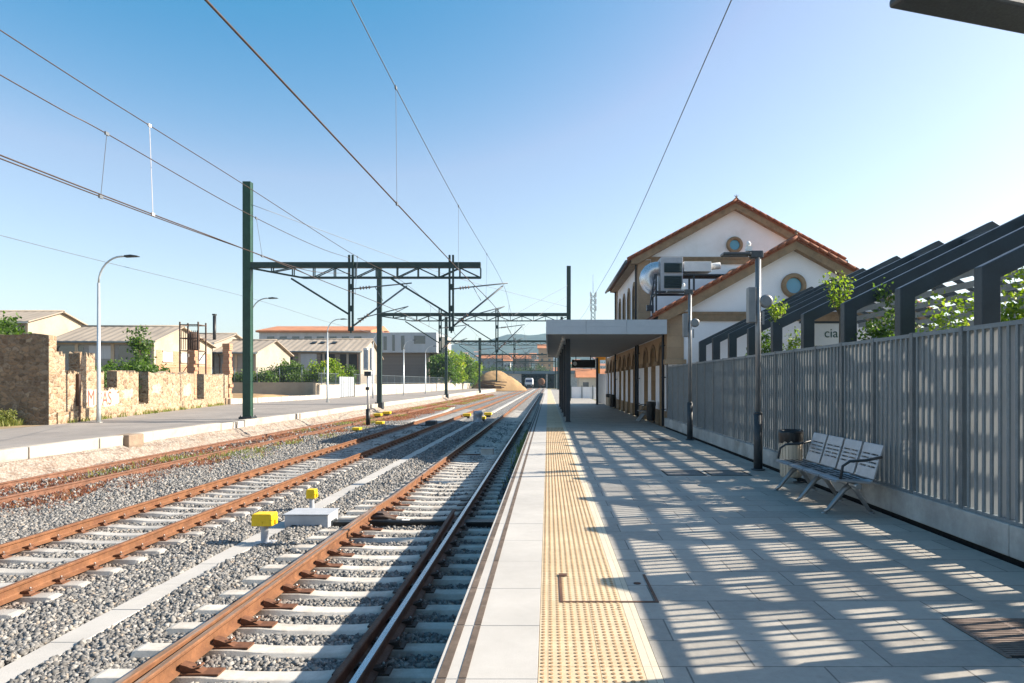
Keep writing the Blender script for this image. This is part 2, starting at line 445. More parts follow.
M['green_weed'] = leaf_mat('green_weed', (0.10, 0.14, 0.03), (0.26, 0.27, 0.08), (0.45, 0.38, 0.2))
M['ballast'] = ballast_base('ballast_bed')
M['stones'] = stone_mat('ballast_stone', [(0, (0.09, 0.088, 0.085)), (0.35, (0.155, 0.152, 0.147)), (0.7, (0.235, 0.23, 0.22)), (0.9, (0.34, 0.33, 0.31)), (1.0, (0.33, 0.265, 0.20))])
M['red_spray'] = mat('red_spray', (0.27, 0.10, 0.075), 0.8, var=0.3, scale=6)
M['white_spray'] = mat('white_spray', (0.52, 0.44, 0.36), 0.8, var=0.15, scale=3)
M['teal_spray'] = mat('teal_spray', (0.28, 0.38, 0.29), 0.8, var=0.3, scale=6)
M['sign_white'] = mat('sign_board_white', (0.7, 0.7, 0.68), 0.5, var=0.05, scale=2)
M['sign_green'] = mat('sign_text', (0.04, 0.09, 0.07), 0.5, var=0.1, scale=4)
M['orange'] = mat('orange_panel', (0.62, 0.27, 0.02), 0.5, var=0.1, scale=2)
M['duct'] = mat('duct_foil', (0.62, 0.64, 0.67), 0.3, metal=0.7, var=0.12, scale=5, bmp=0.3, bscale=14)
M['louver'] = mat('unit_louvre', (0.035, 0.06, 0.065), 0.5, var=0.2, scale=5)


# ------------------------------------------------------------------ mesh builder
class MB:
    def __init__(s):
        s.v, s.f, s.m, s.sm = [], [], [], []

    def add(s, verts, faces, m=0, smooth=False):
        b = len(s.v)
        s.v.extend(tuple(v) for v in verts)
        for k, f in enumerate(faces):
            s.f.append([b + i for i in f])
            s.m.append(m[k] if isinstance(m, (list, tuple)) else m)
            s.sm.append(smooth)

    def box(s, x0, x1, y0, y1, z0, z1, m=0):
        if x0 > x1: x0, x1 = x1, x0
        if y0 > y1: y0, y1 = y1, y0
        v = [(x0, y0, z0), (x1, y0, z0), (x1, y1, z0), (x0, y1, z0), (x0, y0, z1), (x1, y0, z1), (x1, y1, z1), (x0, y1, z1)]
        s.add(v, [(3, 2, 1, 0), (4, 5, 6, 7), (0, 1, 5, 4), (1, 2, 6, 5), (2, 3, 7, 6), (3, 0, 4, 7)], m)

    def bar(s, p, q, w, h, m=0, up=(0, 0, 1)):
        p, q, up = Vector(p), Vector(q), Vector(up)
        d = (q - p).normalized()
        if abs(d.dot(up)) > 0.98:
            up = Vector((0, 1, 0))
        x = d.cross(up).normalized() * (w / 2)
        y = x.cross(d).normalized() * (h / 2)
        v = []
        for c in (p, q):
            v += [c - x - y, c + x - y, c + x + y, c - x + y]
        s.add(v, [(3, 2, 1, 0), (4, 5, 6, 7), (0, 1, 5, 4), (1, 2, 6, 5), (2, 3, 7, 6), (3, 0, 4, 7)], m)

    def tube(s, pts, r, n=8, m=0, cap=True):
        pts = [Vector(p) for p in pts]
        rs = r if isinstance(r, (list, tuple)) else [r] * len(pts)
        b = len(s.v)
        prev = None
        for i, p in enumerate(pts):
            d = (pts[min(i + 1, len(pts) - 1)] - pts[max(i - 1, 0)]).normalized()
            if prev is None:
                a = Vector((0, 0, 1)) if abs(d.z) < 0.9 else Vector((1, 0, 0))
                x = d.cross(a).normalized()
            else:
                x = (prev - d * prev.dot(d)).normalized()
            prev = x
            y = d.cross(x)
            for k in range(n):
                t = 2 * math.pi * k / n
                s.v.append(tuple(p + (x * math.cos(t) + y * math.sin(t)) * rs[i]))
        for i in range(len(pts) - 1):
            for k in range(n):
                a0, a1 = b + i * n + k, b + i * n + (k + 1) % n
                s.f.append([a0, a1, a1 + n, a0 + n])
                s.m.append(m)
                s.sm.append(n > 5)
        if cap:
            s.f.append([b + k for k in reversed(range(n))])
            s.f.append([b + (len(pts) - 1) * n + k for k in range(n)])
            s.m += [m, m]
            s.sm += [False, False]

    def prism(s, poly, fn, a, b_, m=0, mside=None):
        """poly (u, v) pairs, fn(u, v, t) gives the point; extruded from t=a to t=b"""
        n = len(poly)
        v = [fn(u, w, a) for u, w in poly] + [fn(u, w, b_) for u, w in poly]
        f = [list(reversed(range(n))), list(range(n, 2 * n))]
        ms = [m, m]
        for k in range(n):
            f.append((k, (k + 1) % n, n + (k + 1) % n, n + k))
            ms.append(m if mside is None else mside)
        s.add(v, f, ms)

    def lathe(s, prof, c, n=16, m=0, axis='z', smooth=True):
        b = len(s.v)
        for r, z in prof:
            for k in range(n):
                t = 2 * math.pi * k / n
                if axis == 'z':
                    s.v.append((c[0] + r * math.cos(t), c[1] + r * math.sin(t), c[2] + z))
                elif axis == 'y':
                    s.v.append((c[0] + r * math.cos(t), c[1] + z, c[2] + r * math.sin(t)))
                else:
                    s.v.append((c[0] + z, c[1] + r * math.cos(t), c[2] + r * math.sin(t)))
        for i in range(len(prof) - 1):
            for k in range(n):
                a0, a1 = b + i * n + k, b + i * n + (k + 1) % n
                s.f.append([a0, a1, a1 + n, a0 + n])
                s.m.append(m)
                s.sm.append(smooth)
        s.f.append([b + k for k in reversed(range(n))])
        s.f.append([b + (len(prof) - 1) * n + k for k in range(n)])
        s.m += [m, m]
        s.sm += [False, False]

    def build(s, name, mats, parent=None, loc=None, bevel=0.0):
        if not isinstance(mats, (list, tuple)):
            mats = [mats]
        if loc is not None:
            org = Vector(loc)
        elif parent is not None:
            org = wloc(parent)
        else:
            org = Vector((0, 0, 0))
        me = bpy.data.meshes.new(name)
        me.from_pydata([tuple(Vector(v) - org) for v in s.v], [], s.f)
        for mm in mats:
            me.materials.append(mm)
        me.polygons.foreach_set('material_index', s.m)
        me.polygons.foreach_set('use_smooth', s.sm)
        me.update()
        o = bpy.data.objects.new(name, me)
        COL.objects.link(o)
        if parent is not None:
            o.parent = parent
            if loc is not None:
                o.location = org - wloc(parent)
        elif loc is not None:
            o.location = org
        if bevel:
            bv = o.modifiers.new('bevel', 'BEVEL')
            bv.width = bevel
            bv.segments = 2
            bv.limit_method = 'ANGLE'
            bv.angle_limit = R(40)
        return o


def wloc(o):
    v = Vector((0, 0, 0))
    while o is not None:
        v += o.location
        o = o.parent
    return v


def tag(o, label=None, cat=None, group=None, kind=None):
    if label: o['label'] = label
    if cat: o['category'] = cat
    if group: o['group'] = group
    if kind: o['kind'] = kind
    return o


def thing(name, label, cat, loc=(0, 0, 0), group=None):
    o = bpy.data.objects.new(name, None)
    COL.objects.link(o)
    o.location = loc
    o.empty_display_size = 0.2
    return tag(o, label, cat, group)


KIDS = {}


def copy_tree(o, parent=None):
    c = o.copy()
    COL.objects.link(c)
    if parent is not None:
        c.parent = parent
    for ch in list(o.children):
        copy_tree(ch, c)
    return c


def np_mesh(name, verts, quads, material, parent=None, loc=None):
    """verts (n,3) array, faces (m,3 or 4) array"""
    org = Vector(loc) if loc is not None else (wloc(parent) if parent is not None else Vector((0, 0, 0)))
    verts = np.asarray(verts, dtype=np.float32) - np.array(org, dtype=np.float32)
    quads = np.asarray(quads, dtype=np.int32)
    k = quads.shape[1]
    me = bpy.data.meshes.new(name)
    me.vertices.add(len(verts))
    me.vertices.foreach_set('co', verts.ravel())
    me.loops.add(quads.size)
    me.loops.foreach_set('vertex_index', quads.ravel())
    me.polygons.add(len(quads))
    me.polygons.foreach_set('loop_start', np.arange(0, quads.size, k, dtype=np.int32))
    me.polygons.foreach_set('loop_total', np.full(len(quads), k, dtype=np.int32))
    me.update(calc_edges=True)
    me.validate()
    me.materials.append(material)
    o = bpy.data.objects.new(name, me)
    COL.objects.link(o)
    if parent is not None:
        o.parent = parent
    elif loc is not None:
        o.location = org
    return o


def leaf_arrays(centres, size, g, up=0.3, aspect=0.6):
    """one folded diamond leaf per centre"""
    n = len(centres)
    a = g.normal(size=(n, 3))
    a[:, 2] += up
    a /= np.linalg.norm(a, axis=1)[:, None]
    b = g.normal(size=(n, 3))
    b -= a * np.sum(a * b, axis=1)[:, None]
    b /= np.linalg.norm(b, axis=1)[:, None]
    c = np.cross(a, b)
    s = size * g.uniform(0.6, 1.3, size=(n, 1))
    v = np.stack([centres - a * s * .5, centres + b * s * aspect * .5 + c * s * .12, centres + a * s * .5, centres - b * s * aspect * .5 + c * s * .12], axis=1)
    q = np.arange(4 * n).reshape(n, 4)
    return v.reshape(-1, 3), q


def crown_points(g, lobes, n_clump, per, spread):
    """leaf positions: clumps spread through several ellipsoid lobes (centre, radii)"""
    pts = []
    for c, r, w in lobes:
        k = max(1, int(n_clump * w))
        d = g.normal(size=(k, 3))
        d /= np.linalg.norm(d, axis=1)[:, None]
        rad = g.uniform(0.35, 1.0, size=(k, 1)) ** 0.6
        cc = np.array(c) + d * rad * np.array(r)
        p = cc[:, None, :] + g.normal(size=(k, per, 3)) * spread
        pts.append(p.reshape(-1, 3))
    return np.concatenate(pts)


def tree(name, label, cat, loc, h, r, seed, leaf='leaf', leafsize=0.25, clumps=120, per=24, trunk_h=None, group=None, slim=1.0):
    g = np.random.default_rng(seed)
    t = thing(name, label, cat, loc, group)
    x, y, z = loc
    th = trunk_h if trunk_h is not None else h * 0.35
    mb = MB()
    top = h * 0.8
    tr = max(0.03, h * 0.022)
    lean = g.normal(size=2) * 0.05 * h
    mb.tube([(x, y, z - .05), (x + lean[0] * .3, y + lean[1] * .3, z + th), (x + lean[0], y + lean[1], z + top)], [tr, tr * .75, tr * .25], 7)
    lobes = []
    for k in range(7):
        a = 2.4 * k + g.uniform(0, 1)
        zz = z + th + (h - th) * (0.15 + 0.75 * k / 7)
        rr = r * (1 - 0.5 * k / 7) * g.uniform(.5, .8)
        c = (x + lean[0] * .5 + math.cos(a) * rr * slim, y + lean[1] * .5 + math.sin(a) * rr * slim, zz)
        mb.tube([(x + lean[0] * .3, y + lean[1] * .3, z + th + (zz - z - th) * .5), c], [tr * .45, tr * .12], 5)
        lobes.append((c, (r * g.uniform(.35, .55) * slim, r * g.uniform(.35, .55) * slim, (h - th) * g.uniform(.14, .24)), 1 / 7))
    mb.build('trunk', M['bark'], t)
    p = crown_points(g, lobes, clumps, per, leafsize * 0.8)
    v, q = leaf_arrays(p, leafsize, g)
    np_mesh('crown', v, q, M[leaf], t)
    return t


def bush(name, label, cat, loc, rx, ry, h, seed, leaf='leaf', leafsize=0.2, clumps=90, per=24, group=None, stems=True):
    g = np.random.default_rng(seed)
    t = thing(name, label, cat, loc, group)
    x, y, z = loc
    lobes = []
    mb = MB()
    for k in range(6):
        a = g.uniform(0, 6.28)
        d = g.uniform(.1, .6)
        hh = h * g.uniform(.4, .75)
        c = (x + math.cos(a) * rx * d, y + math.sin(a) * ry * d, z + hh)
        lobes.append((c, (rx * g.uniform(.35, .6), ry * g.uniform(.35, .6), h * g.uniform(.2, .34)), 1 / 6))
        mb.tube([(x + math.cos(a) * .1 * rx, y, z - .03), (x + (c[0] - x) * .6, y + (c[1] - y) * .6, z + hh * .6), c], [.02 + h * .008, .015 + h * .005, .008], 5)
    if stems:
        mb.build('stem', M['bark'], t)
    p = crown_points(g, lobes, clumps, per, leafsize * .9)
    v, q = leaf_arrays(p, leafsize, g)
    np_mesh('foliage', v, q, M[leaf], t)
    return t


def text_mesh(body, size, material, name, parent, frame, depth=0.006):
    """lettering as mesh; frame = 4x4 matrix in world space (origin at left baseline)"""
    cu = bpy.data.curves.new(name, 'FONT')
    cu.body = body
    cu.size = size
    cu.extrude = depth / 2
    tmp = bpy.data.objects.new(name + '_tmp', cu)
    COL.objects.link(tmp)
    dg = bpy.context.evaluated_depsgraph_get()
    me = bpy.data.meshes.new_from_object(tmp.evaluated_get(dg))
    bpy.data.objects.remove(tmp)
    me.name = name
    me.materials.clear()
    me.materials.append(material)
    me.transform(Matrix.Translation(-wloc(parent)) @ frame)
    o = bpy.data.objects.new(name, me)
    COL.objects.link(o)
    o.parent = parent
    return o


# ------------------------------------------------------------------ camera, light, sky
cam = bpy.data.cameras.new('camera')
co = bpy.data.objects.new('camera', cam)
COL.objects.link(co)
co.location = (0, 0, H)
co.rotation_euler = (R(90), 0, 0)
cam.sensor_width = 36
cam.lens = F / 1024 * 36
cam.shift_x = -(CX - 512) / 1024
cam.shift_y = (CY - 341.5) / 1024
cam.clip_start = 0.05
cam.clip_end = 12000
scene.camera = co

A_, B_ = 1.63, 0.35                       # shadow reach per metre of height, towards -X and -Y
EL = math.atan(1 / math.hypot(A_, B_))
sun = bpy.data.lights.new('sun', 'SUN')
sun.energy = 5.0
sun.angle = R(0.42)
sun.color = (1.0, 0.885, 0.735)
so = bpy.data.objects.new('sun', sun)
COL.objects.link(so)
so.location = (30, 10, 40)
so.rotation_euler = Vector((A_, B_, 1)).to_track_quat('Z', 'Y').to_euler()
w = bpy.data.worlds.new('World')
scene.world = w
w.use_nodes = True
nt = w.node_tree
sky = nt.nodes.new('ShaderNodeTexSky')
sky.sky_type = 'NISHITA'
sky.sun_disc = False
sky.sun_elevation = EL
sky.sun_rotation = R(90) - math.atan2(B_, A_)
sky.altitude = 0
sky.air_density = 1.0
sky.dust_density = 1.0
sky.ozone_density = 1.0
bg = nt.nodes['Background']
bg.inputs[1].default_value = 0.086
# deepen the blue of the clear sky away from the sun: the red share falls faster than the radiance
sc_ = nt.nodes.new('ShaderNodeSeparateColor')
nt.links.new(sky.outputs[0], sc_.inputs[0])
k_ = ramp(nt, sc_.outputs[0], 1.15, 1.8, 0.28, 1.06)
mu = nt.nodes.new('ShaderNodeMath')
mu.operation = 'MULTIPLY'
nt.links.new(sc_.outputs[0], mu.inputs[0])
nt.links.new(k_, mu.inputs[1])
g_ = nt.nodes.new('ShaderNodeMath')
g_.operation = 'MULTIPLY'
nt.links.new(sc_.outputs[1], g_.inputs[0])
nt.links.new(ramp(nt, sc_.outputs[1], 1.95, 2.75, 0.86, 1.005), g_.inputs[1])
cc_ = nt.nodes.new('ShaderNodeCombineColor')
nt.links.new(mu.outputs[0], cc_.inputs[0])
nt.links.new(g_.outputs[0], cc_.inputs[1])
b_ = nt.nodes.new('ShaderNodeMath')
b_.operation = 'MULTIPLY'
b_.inputs[1].default_value = 0.99
nt.links.new(sc_.outputs[2], b_.inputs[0])
nt.links.new(b_.outputs[0], cc_.inputs[2])
nt.links.new(cc_.outputs[0], bg.inputs[0])
scene.view_settings.view_transform = 'Standard'
scene.view_settings.look = 'None'
scene.view_settings.gamma = 1
scene.view_settings.exposure = 1.36
# ------------------------------------------------------------------ ground and terrain
EDGE, FX = -0.642, 4.30                     # platform edge, fence plane
mb = MB()
xs = [-9000, -3000, -600, -120, -42, 42, 120, 600, 3000, 9000]
ys = [-400, -60, 120, 300, 700, 1400, 4000, 9500]
for i in range(len(xs) - 1):
    for j in range(len(ys) - 1):
        mb.add([(xs[i], ys[j], -1.25), (xs[i + 1], ys[j], -1.25), (xs[i + 1], ys[j + 1], -1.25), (xs[i], ys[j + 1], -1.25)], [(0, 1, 2, 3)])
tag(mb.build('ground', M['ground']), kind='structure')


def hill_z(x, y):
    z = 0
    for cx, cy, sx, sy, h in ((100, 2000, 800, 620, 106), (-110, 1950, 110, 420, 28), (40, 2050, 90, 420, 20), (190, 2000, 130, 420, 22), (-240, 2000, 70, 400, 12),
                              (-800, 2500, 600, 600, 40), (-120, 950, 300, 240, 14), (80, 1000, 260, 300, 16)):
        z += h * math.exp(-((x - cx) / sx) ** 2 - ((y - cy) / sy) ** 2)
    z += 5 * math.sin(x * .021 + y * .008) * math.exp(-((y - 1900) / 700) ** 2) + 3 * math.sin(x * .053 + 1) * math.exp(-((y - 1900) / 700) ** 2)
    return z - 1.6 if y > 420 else -1.6


nx, ny = 150, 70
hx = np.linspace(-1600, 1600, nx)
hy = np.linspace(420, 3600, ny)
hv = [(x, y, hill_z(x, y) + (random.uniform(-1.6, 1.6) if 1200 < y < 2600 else 0)) for y in hy for x in hx]
hq = [(j * nx + i, j * nx + i + 1, (j + 1) * nx + i + 1, (j + 1) * nx + i) for j in range(ny - 1) for i in range(nx - 1)]
hill = np_mesh('hill', hv, hq, M['hill'])
hill.data.polygons.foreach_set('use_smooth', [True] * len(hq))
tag(hill, kind='structure')

# ballast bed
mb = MB()
mb.add([(-14.95, -4, BT - .02), (-.60, -4, BT - .02), (-.60, 330, BT - .02), (-14.95, 330, BT - .02)], [(0, 1, 2, 3)])
tag(mb.build('ballast_bed', M['ballast']), kind='structure')

# crushed stone, individually modelled near the camera
X2_ = -7.30


def stones(n, y0, y1, rad, x0f):
    ys_ = y0 + (y1 - y0) * rng.uniform(size=n)
    lo = np.maximum(-14.6, -0.86 * ys_ - 0.6)
    xs_ = lo + (-0.66 - lo) * rng.uniform(size=n)
    soil = (xs_ < -11.2 + .5 * np.sin(ys_ * .9)) & (rng.uniform(size=n) < .9)
    keep = (~soil) & ~((xs_ > -5.08) & (xs_ < -4.70))
    in1 = (xs_ > np.where(ys_ < 15.4, -4.03, -3.73)) & (xs_ < -.82) & (np.abs((ys_ - 4.4 + .3) % .6 - .3) < .145)
    in2 = (xs_ > X2_ - 1.28) & (xs_ < X2_ + 1.28) & (np.abs((ys_ - 6.6 + .3) % .6 - .3) < .13)
    keep &= ~(in1 | (in2 & (rng.uniform(size=n) < .93)))
    xs_, ys_ = xs_[keep], ys_[keep]
    n = len(xs_)
    shoulder = np.where((xs_ > -4.1) | ((xs_ < -5.9) & (xs_ > -8.7)), 0.0, 0.028)
    z = BT + rng.uniform(-.018, .022, n) + shoulder + .015 * np.sin(xs_ * 3.1 + ys_ * 1.7)
    base = np.array([[-1, -1, -1], [1, -1, -1], [1, 1, -1], [-1, 1, -1], [-1, -1, 1], [1, -1, 1], [1, 1, 1], [-1, 1, 1]], float)
    v = base[None] * (1 + rng.uniform(-.42, .22, (n, 8, 3)))
    v *= (rad * rng.uniform(.55, 1.25, (n, 1, 1))) * rng.uniform(.45, 1.1, (n, 1, 3))
    a = rng.normal(size=(n, 4))
    a /= np.linalg.norm(a, axis=1)[:, None]
    w_, x_, y_, z_ = a.T
    rot = np.stack([np.stack([1 - 2 * (y_**2 + z_**2), 2 * (x_ * y_ - z_ * w_), 2 * (x_ * z_ + y_ * w_)], -1),
                    np.stack([2 * (x_ * y_ + z_ * w_), 1 - 2 * (x_**2 + z_**2), 2 * (y_ * z_ - x_ * w_)], -1),
                    np.stack([2 * (x_ * z_ - y_ * w_), 2 * (y_ * z_ + x_ * w_), 1 - 2 * (x_**2 + y_**2)], -1)], 1)
    v = np.einsum('nij,nkj->nki', rot, v)
    v += np.stack([xs_, ys_, z], -1)[:, None, :]
    tri = np.array([[0, 2, 1], [0, 3, 2], [4, 5, 6], [4, 6, 7], [0, 1, 5], [0, 5, 4], [1, 2, 6], [1, 6, 5], [2, 3, 7], [2, 7, 6], [3, 0, 4], [3, 4, 7]])
    f = (np.arange(n)[:, None, None] * 8 + tri[None]).reshape(-1, 3)
    return v.reshape(-1, 3), f


parts = [stones(62000, 4.0, 8.5, .0245, 0), stones(84000, 8.5, 15, .027, 0), stones(76000, 15, 27, .034, 0), stones(34000, 27, 46, .048, 0)]
vv, ff, off = [], [], 0
for v, f in parts:
    vv.append(v)
    ff.append(f + off)
    off += len(v)
st = np_mesh('ballast', np.concatenate(vv), np.concatenate(ff), M['stones'])
tag(st, 'grey crushed stone ballast lying between and around the rails', 'ballast', kind='stuff')

# ------------------------------------------------------------------ road and its low white platform kerb
KX = -14.95
mb = MB()
mb.add([(-32, -4, RD), (KX - .34, -4, RD), (KX - .34, 330, RD), (-32, 330, RD)], [(0, 1, 2, 3)])
tag(mb.build('road', M['asphalt']), kind='structure')
mb = MB()
y = -3.0
k = 0
while y < 240:
    L = random.choice((2.4, 3.1, 4.4, 5.2))
    dx = random.uniform(-.03, .03)
    dz = random.uniform(-.025, .02)
    if not (24.2 < y < 25.2):
        mb.box(KX - .36 + dx, KX + dx, y, y + L - .03, -1.1, RD + .015 + dz)
    y += L
tag(mb.build('kerb', M['kerb'], bevel=.025), kind='structure')
mb = MB()
gx = [0.004, .1, .22, .34, .46, .58, .70, .82]
gz = [-.56, -.60, -.66, -.74, -.82, -.90, -.97, -1.06]
gy = arr_y = [-3 + .22 * k for k in range(560)]
kr = random.Random(9)
v = [(KX + x, y, z + (kr.uniform(-.045, .045) if 0 < i < 7 else 0)) for y in gy for i, (x, z) in enumerate(zip(gx, gz))]
n = len(gx)
mb.add(v, [(j * n + i, j * n + i + 1, (j + 1) * n + i + 1, (j + 1) * n + i) for j in range(len(gy) - 1) for i in range(n - 1)])
tag(mb.build('gravel_verge', M['ballast']), kind='structure')
# verge under the ruin wall and beyond
mb = MB()
vz = RD + .004
mb.add([(-60, -4, vz), (-23.1, -4, vz), (-22.0, 29.6, vz), (-27.2, 60, vz), (-25.6, 76, vz), (-22.5, 200, vz), (-22.5, 330, vz), (-160, 330, vz), (-160, -4, vz)],
       [tuple(range(9))])
tag(mb.build('verge_ground', M['soil']), kind='structure')

# ------------------------------------------------------------------ rails and sleepers
RAILP = [(-.07, 0), (-.07, .012), (-.014, .034), (-.009, .05), (-.009, .12), (-.034, .135), (-.036, .16), (-.028, .170), (.028, .170), (.036, .16),
         (.034, .135), (.009, .12), (.009, .05), (.014, .034), (.07, .012), (.07, 0)]


def rail(path, name, mats, parent, prof=RAILP, top=RT):
    """path: (x, y) points; material 0 = sides, 1 = running surface"""
    mb = MB()
    n = len(prof)
    hh = max(p[1] for p in prof)
    v = []
    for i, (x, y) in enumerate(path):
        a, b_ = path[max(i - 1, 0)], path[min(i + 1, len(path) - 1)]
        d = Vector((b_[0] - a[0], b_[1] - a[1], 0)).normalized()
        nx_ = Vector((d.y, -d.x, 0))
        for u, z in prof:
            v.append((x + nx_.x * u, y + nx_.y * u, top - hh + z))
    f, ms = [], []
    for i in range(len(path) - 1):
        for k in range(n):
            k2 = (k + 1) % n
            f.append((i * n + k, i * n + k2, (i + 1) * n + k2, (i + 1) * n + k))
            ms.append(1 if min(prof[k][1], prof[k2][1]) >= hh - .006 else 0)
    f.append(tuple(range(n)))
    f.append(tuple(reversed(range((len(path) - 1) * n, len(path) * n))))
    ms += [0, 0]
    mb.add(v, f, ms)
    return mb.build(name, mats, parent)


def sleeper_mb(x0, x1, y, hw=.13, top=ST):
    mb = MB()
    xm = (x0 + x1) / 2
    L = x1 - x0
    sec = [(x0, -.012), (x0 + .05, 0), (x0 + L * .3, 0), (x0 + L * .4, -.022), (xm, -.026), (x0 + L * .6, -.022), (x0 + L * .7, 0), (x1 - .05, 0), (x1, -.012)]
    v = []
    for x, dz in sec:
        for u, z in ((-hw, -.2), (-hw, -.06), (-hw + .03, dz - .006), (-hw + .045, dz), (hw - .045, dz), (hw - .03, dz - .006), (hw, -.06), (hw, -.2)):
            v.append((x, y + u, top + z))
    n = 8
    f = [(i * n + k, i * n + (k + 1) % n, (i + 1) * n + (k + 1) % n, (i + 1) * n + k) for i in range(len(sec) - 1) for k in range(n)]
    f += [tuple(reversed(range(n))), tuple(range((len(sec) - 1) * n, len(sec) * n))]
    mb.add(v, f)
    return mb


def clip_mb(x, y, top=ST, big=0.0, both=True):
    """baseplate with a clip and bolt each side of the rail foot; big = inner slide plate length"""
    mb = MB()
    mb.box(x - .17, x + .17 + big, y - .075, y + .075, top - .002, top + .016)
    for s in ((-1, 1) if both else (1,)):
        cx = x + s * .105
        if s > 0 and big:
            mb.prism([(x + .04, .016), (x + .24, .016), (x + .20, .034), (x + .10, .075), (x + .04, .09)], lambda u, w_, t: (u, t, top + w_), y - .05, y + .05)
            cx = x + .19
        else:
            mb.prism([(.0, .016), (.085, .016), (.07, .05), (.03, .062), (-.03, .05)], lambda u, w_, t: (x + s * (.045 + u), t, top + w_), y - .045, y + .045)
        mb.lathe([(.024, .05), (.024, .062), (.015, .062), (.015, .085), (.006, .095)], (cx, y, top), 6, 1, smooth=False)
        mb.tube([(cx - s * .03, y - .055, top + .06), (cx + s * .02, y - .03, top + .072), (cx + s * .02, y + .03, top + .072), (cx - s * .03, y + .055, top + .06)], .011, 5)
    return mb


def arr(y0, y1, st_):
    return list(np.arange(y0, y1 + 1e-6, st_))


# track 1: turnout by the platform
XR, XL = -1.58, -3.32
t1 = thing('railway_track', 'turnout track of pale concrete sleepers running beside the platform edge', 'railway track', (-2.45, 5, ST))
far = [40, 90, 160, 290]
stock_r = [(XR, y) for y in arr(1.5, 30, 3)] + [(XR, y) for y in far]
rail(stock_r, 'rail', [M['rust_dark'], M['steel_top']], t1)
main_l = [(XL, y) for y in (14.1, 20, 24.6)]
# closed switch blade carries the straight line on to the camera side, the stock rail bends away
blade_l = [(XL - .0, y) for y in (2, 5, 8, 10, 11.5)] + [(XL + .0, 12.6), (XL - .012, 13.3)]
stock_l = [(XL - .33, 2), (XL - .21, 4), (XL - .155, 5.57), (XL - .115, 7), (XL - .09, 9), (XL - .078, 11), (XL - .07, 12.6), (XL - .045, 13.6), (XL, 14.6), (XL, 18), (XL, 24.2)]
rail(stock_l, 'rail', [M['rust'], M['brown_top']], t1)['label'] = 'orange rusted stock rail bending away from the switch blade'
BLADEP = [(-.05, 0), (-.05, .012), (-.009, .03), (-.009, .11), (-.03, .13), (-.032, .156), (-.025, .166), (.026, .166), (.034, .156), (.034, .135), (.009, .11), (.009, .03), (.05, .012), (.05, 0)]
rail(blade_l, 'switch_blade', [M['rust'], M['brown_top']], t1, BLADEP)
rail([(XL, 24.22), (XL, 32), (XL, 60), (XL, 120), (XL, 290)], 'rail', [M['rust'], M['brown_top']], t1)
blade_r = [(XR - .42, 2), (XR - .26, 4), (XR - .185, 5.57), (XR - .152, 7.7), (XR - .165, 10), (XR - .20, 12), (XR - .225, 13.25)]
rail(blade_r, 'switch_blade', [M['rust_dark'], M['rust_dark']], t1, BLADEP, RT - .004)['label'] = 'dark open switch blade standing off the polished rail'
ys1 = [4.4 + .6 * k for k in range(100)]
s_long = sl_std = None
for k, y in enumerate(ys1):
    if abs(y - 12.8) < .2:
        continue
    longer = y < 15.4
    if longer and s_long is None:
        s_long = proto = sleeper_mb(-4.05, -.80, 0).build('sleeper', M['sleeper'], None)
        p_clips = [clip_mb(XL, 0, big=.22).build('rail_fastening', [M['clip'], M['bolt']], s_long), clip_mb(XR, 0).build('rail_fastening', [M['clip_dark'], M['bolt']], s_long),
                   clip_mb(XR - .17, 0, both=False).build('rail_fastening', [M['clip_dark'], M['bolt']], s_long)]
    elif not longer and sl_std is None:
        sl_std = sleeper_mb(-3.75, -1.15, 0).build('sleeper', M['sleeper'], None)
        clip_mb(XL, 0).build('rail_fastening', [M['clip'], M['bolt']], sl_std)
        clip_mb(XR, 0).build('rail_fastening', [M['clip_dark'], M['bolt']], sl_std)
    src = s_long if longer else sl_std
    if not src.get('used'):
        c = src
        src['used'] = 1
    else:
        c = src.copy()
        COL.objects.link(c)
        if y < 40:
            for ch in src.children:
                d = ch.copy()
                COL.objects.link(d)
                d.parent = c
    c.parent = t1
    c.location = Vector((0, y, 0)) - t1.location + Vector((0, 0, 0))
    c.location.z = -t1.location.z
    c.rotation_euler.z = random.uniform(-.006, .006) if y > 6 else 0
for o in (s_long, sl_std):
    del o['used']
mb = MB()
for y in arr(ys1[-1] + .6, 285, .6):
    mb.box(-3.75, -1.15, y - .11, y + .11, ST - .1, ST)
tag(mb.build('sleeper_run', M['sleeper'], t1), kind='stuff')
# switch drive: dark tie with rods, stretcher between the blades
mb = MB()
mb.box(-4.32, -.85, 12.68, 12.94, ST - .15, ST + .035)
mb.box(-3.1, -1.85, 12.62, 12.66, ST + .04, ST + .075)
mb.box(-2.72, -2.58, 12.70, 12.92, ST + .036, ST + .044, 1)
mb.tube([(-3.25, 12.55, ST + .08), (-2.6, 12.5, ST + .06), (-1.8, 12.55, ST + .08)], .02, 6)
mb.build('switch_drive', [M['black'], M['white_paint']], t1, bevel=.008)
mb = MB()
mb.prism([(0, 0), (.3, 0), (.26, .06), (.18, .12), (.06, .13), (0, .08)], lambda u, w_, t: (XL + .02 + u, t, ST + .02 + w_), 13.0, 13.2)
mb.tube([(XL + .05, 12.75, ST + .1), (XL + .3, 12.72, ST + .13), (XL + .45, 12.95, ST + .05)], .03, 7)
mb.lathe([(.05, 0), (.05, .09), (.03, .1), (.03, .13)], (XL + .12, 13.35, ST + .02), 8)
mb.build('lock_bracket', M['clip_dark'], t1)
mb = MB()
for yy in (10.6, 24.2):
    mb.box(XL - .05, XL - .025, yy - .3, yy + .3, RT - .12, RT - .05)
    for q in (-.22, -.08, .08, .22):
        mb.lathe([(.018, 0), (.018, .03)], (XL - .02, yy + q, RT - .085), 6, axis='x')
mb.build('fishplate', M['rust'], t1)

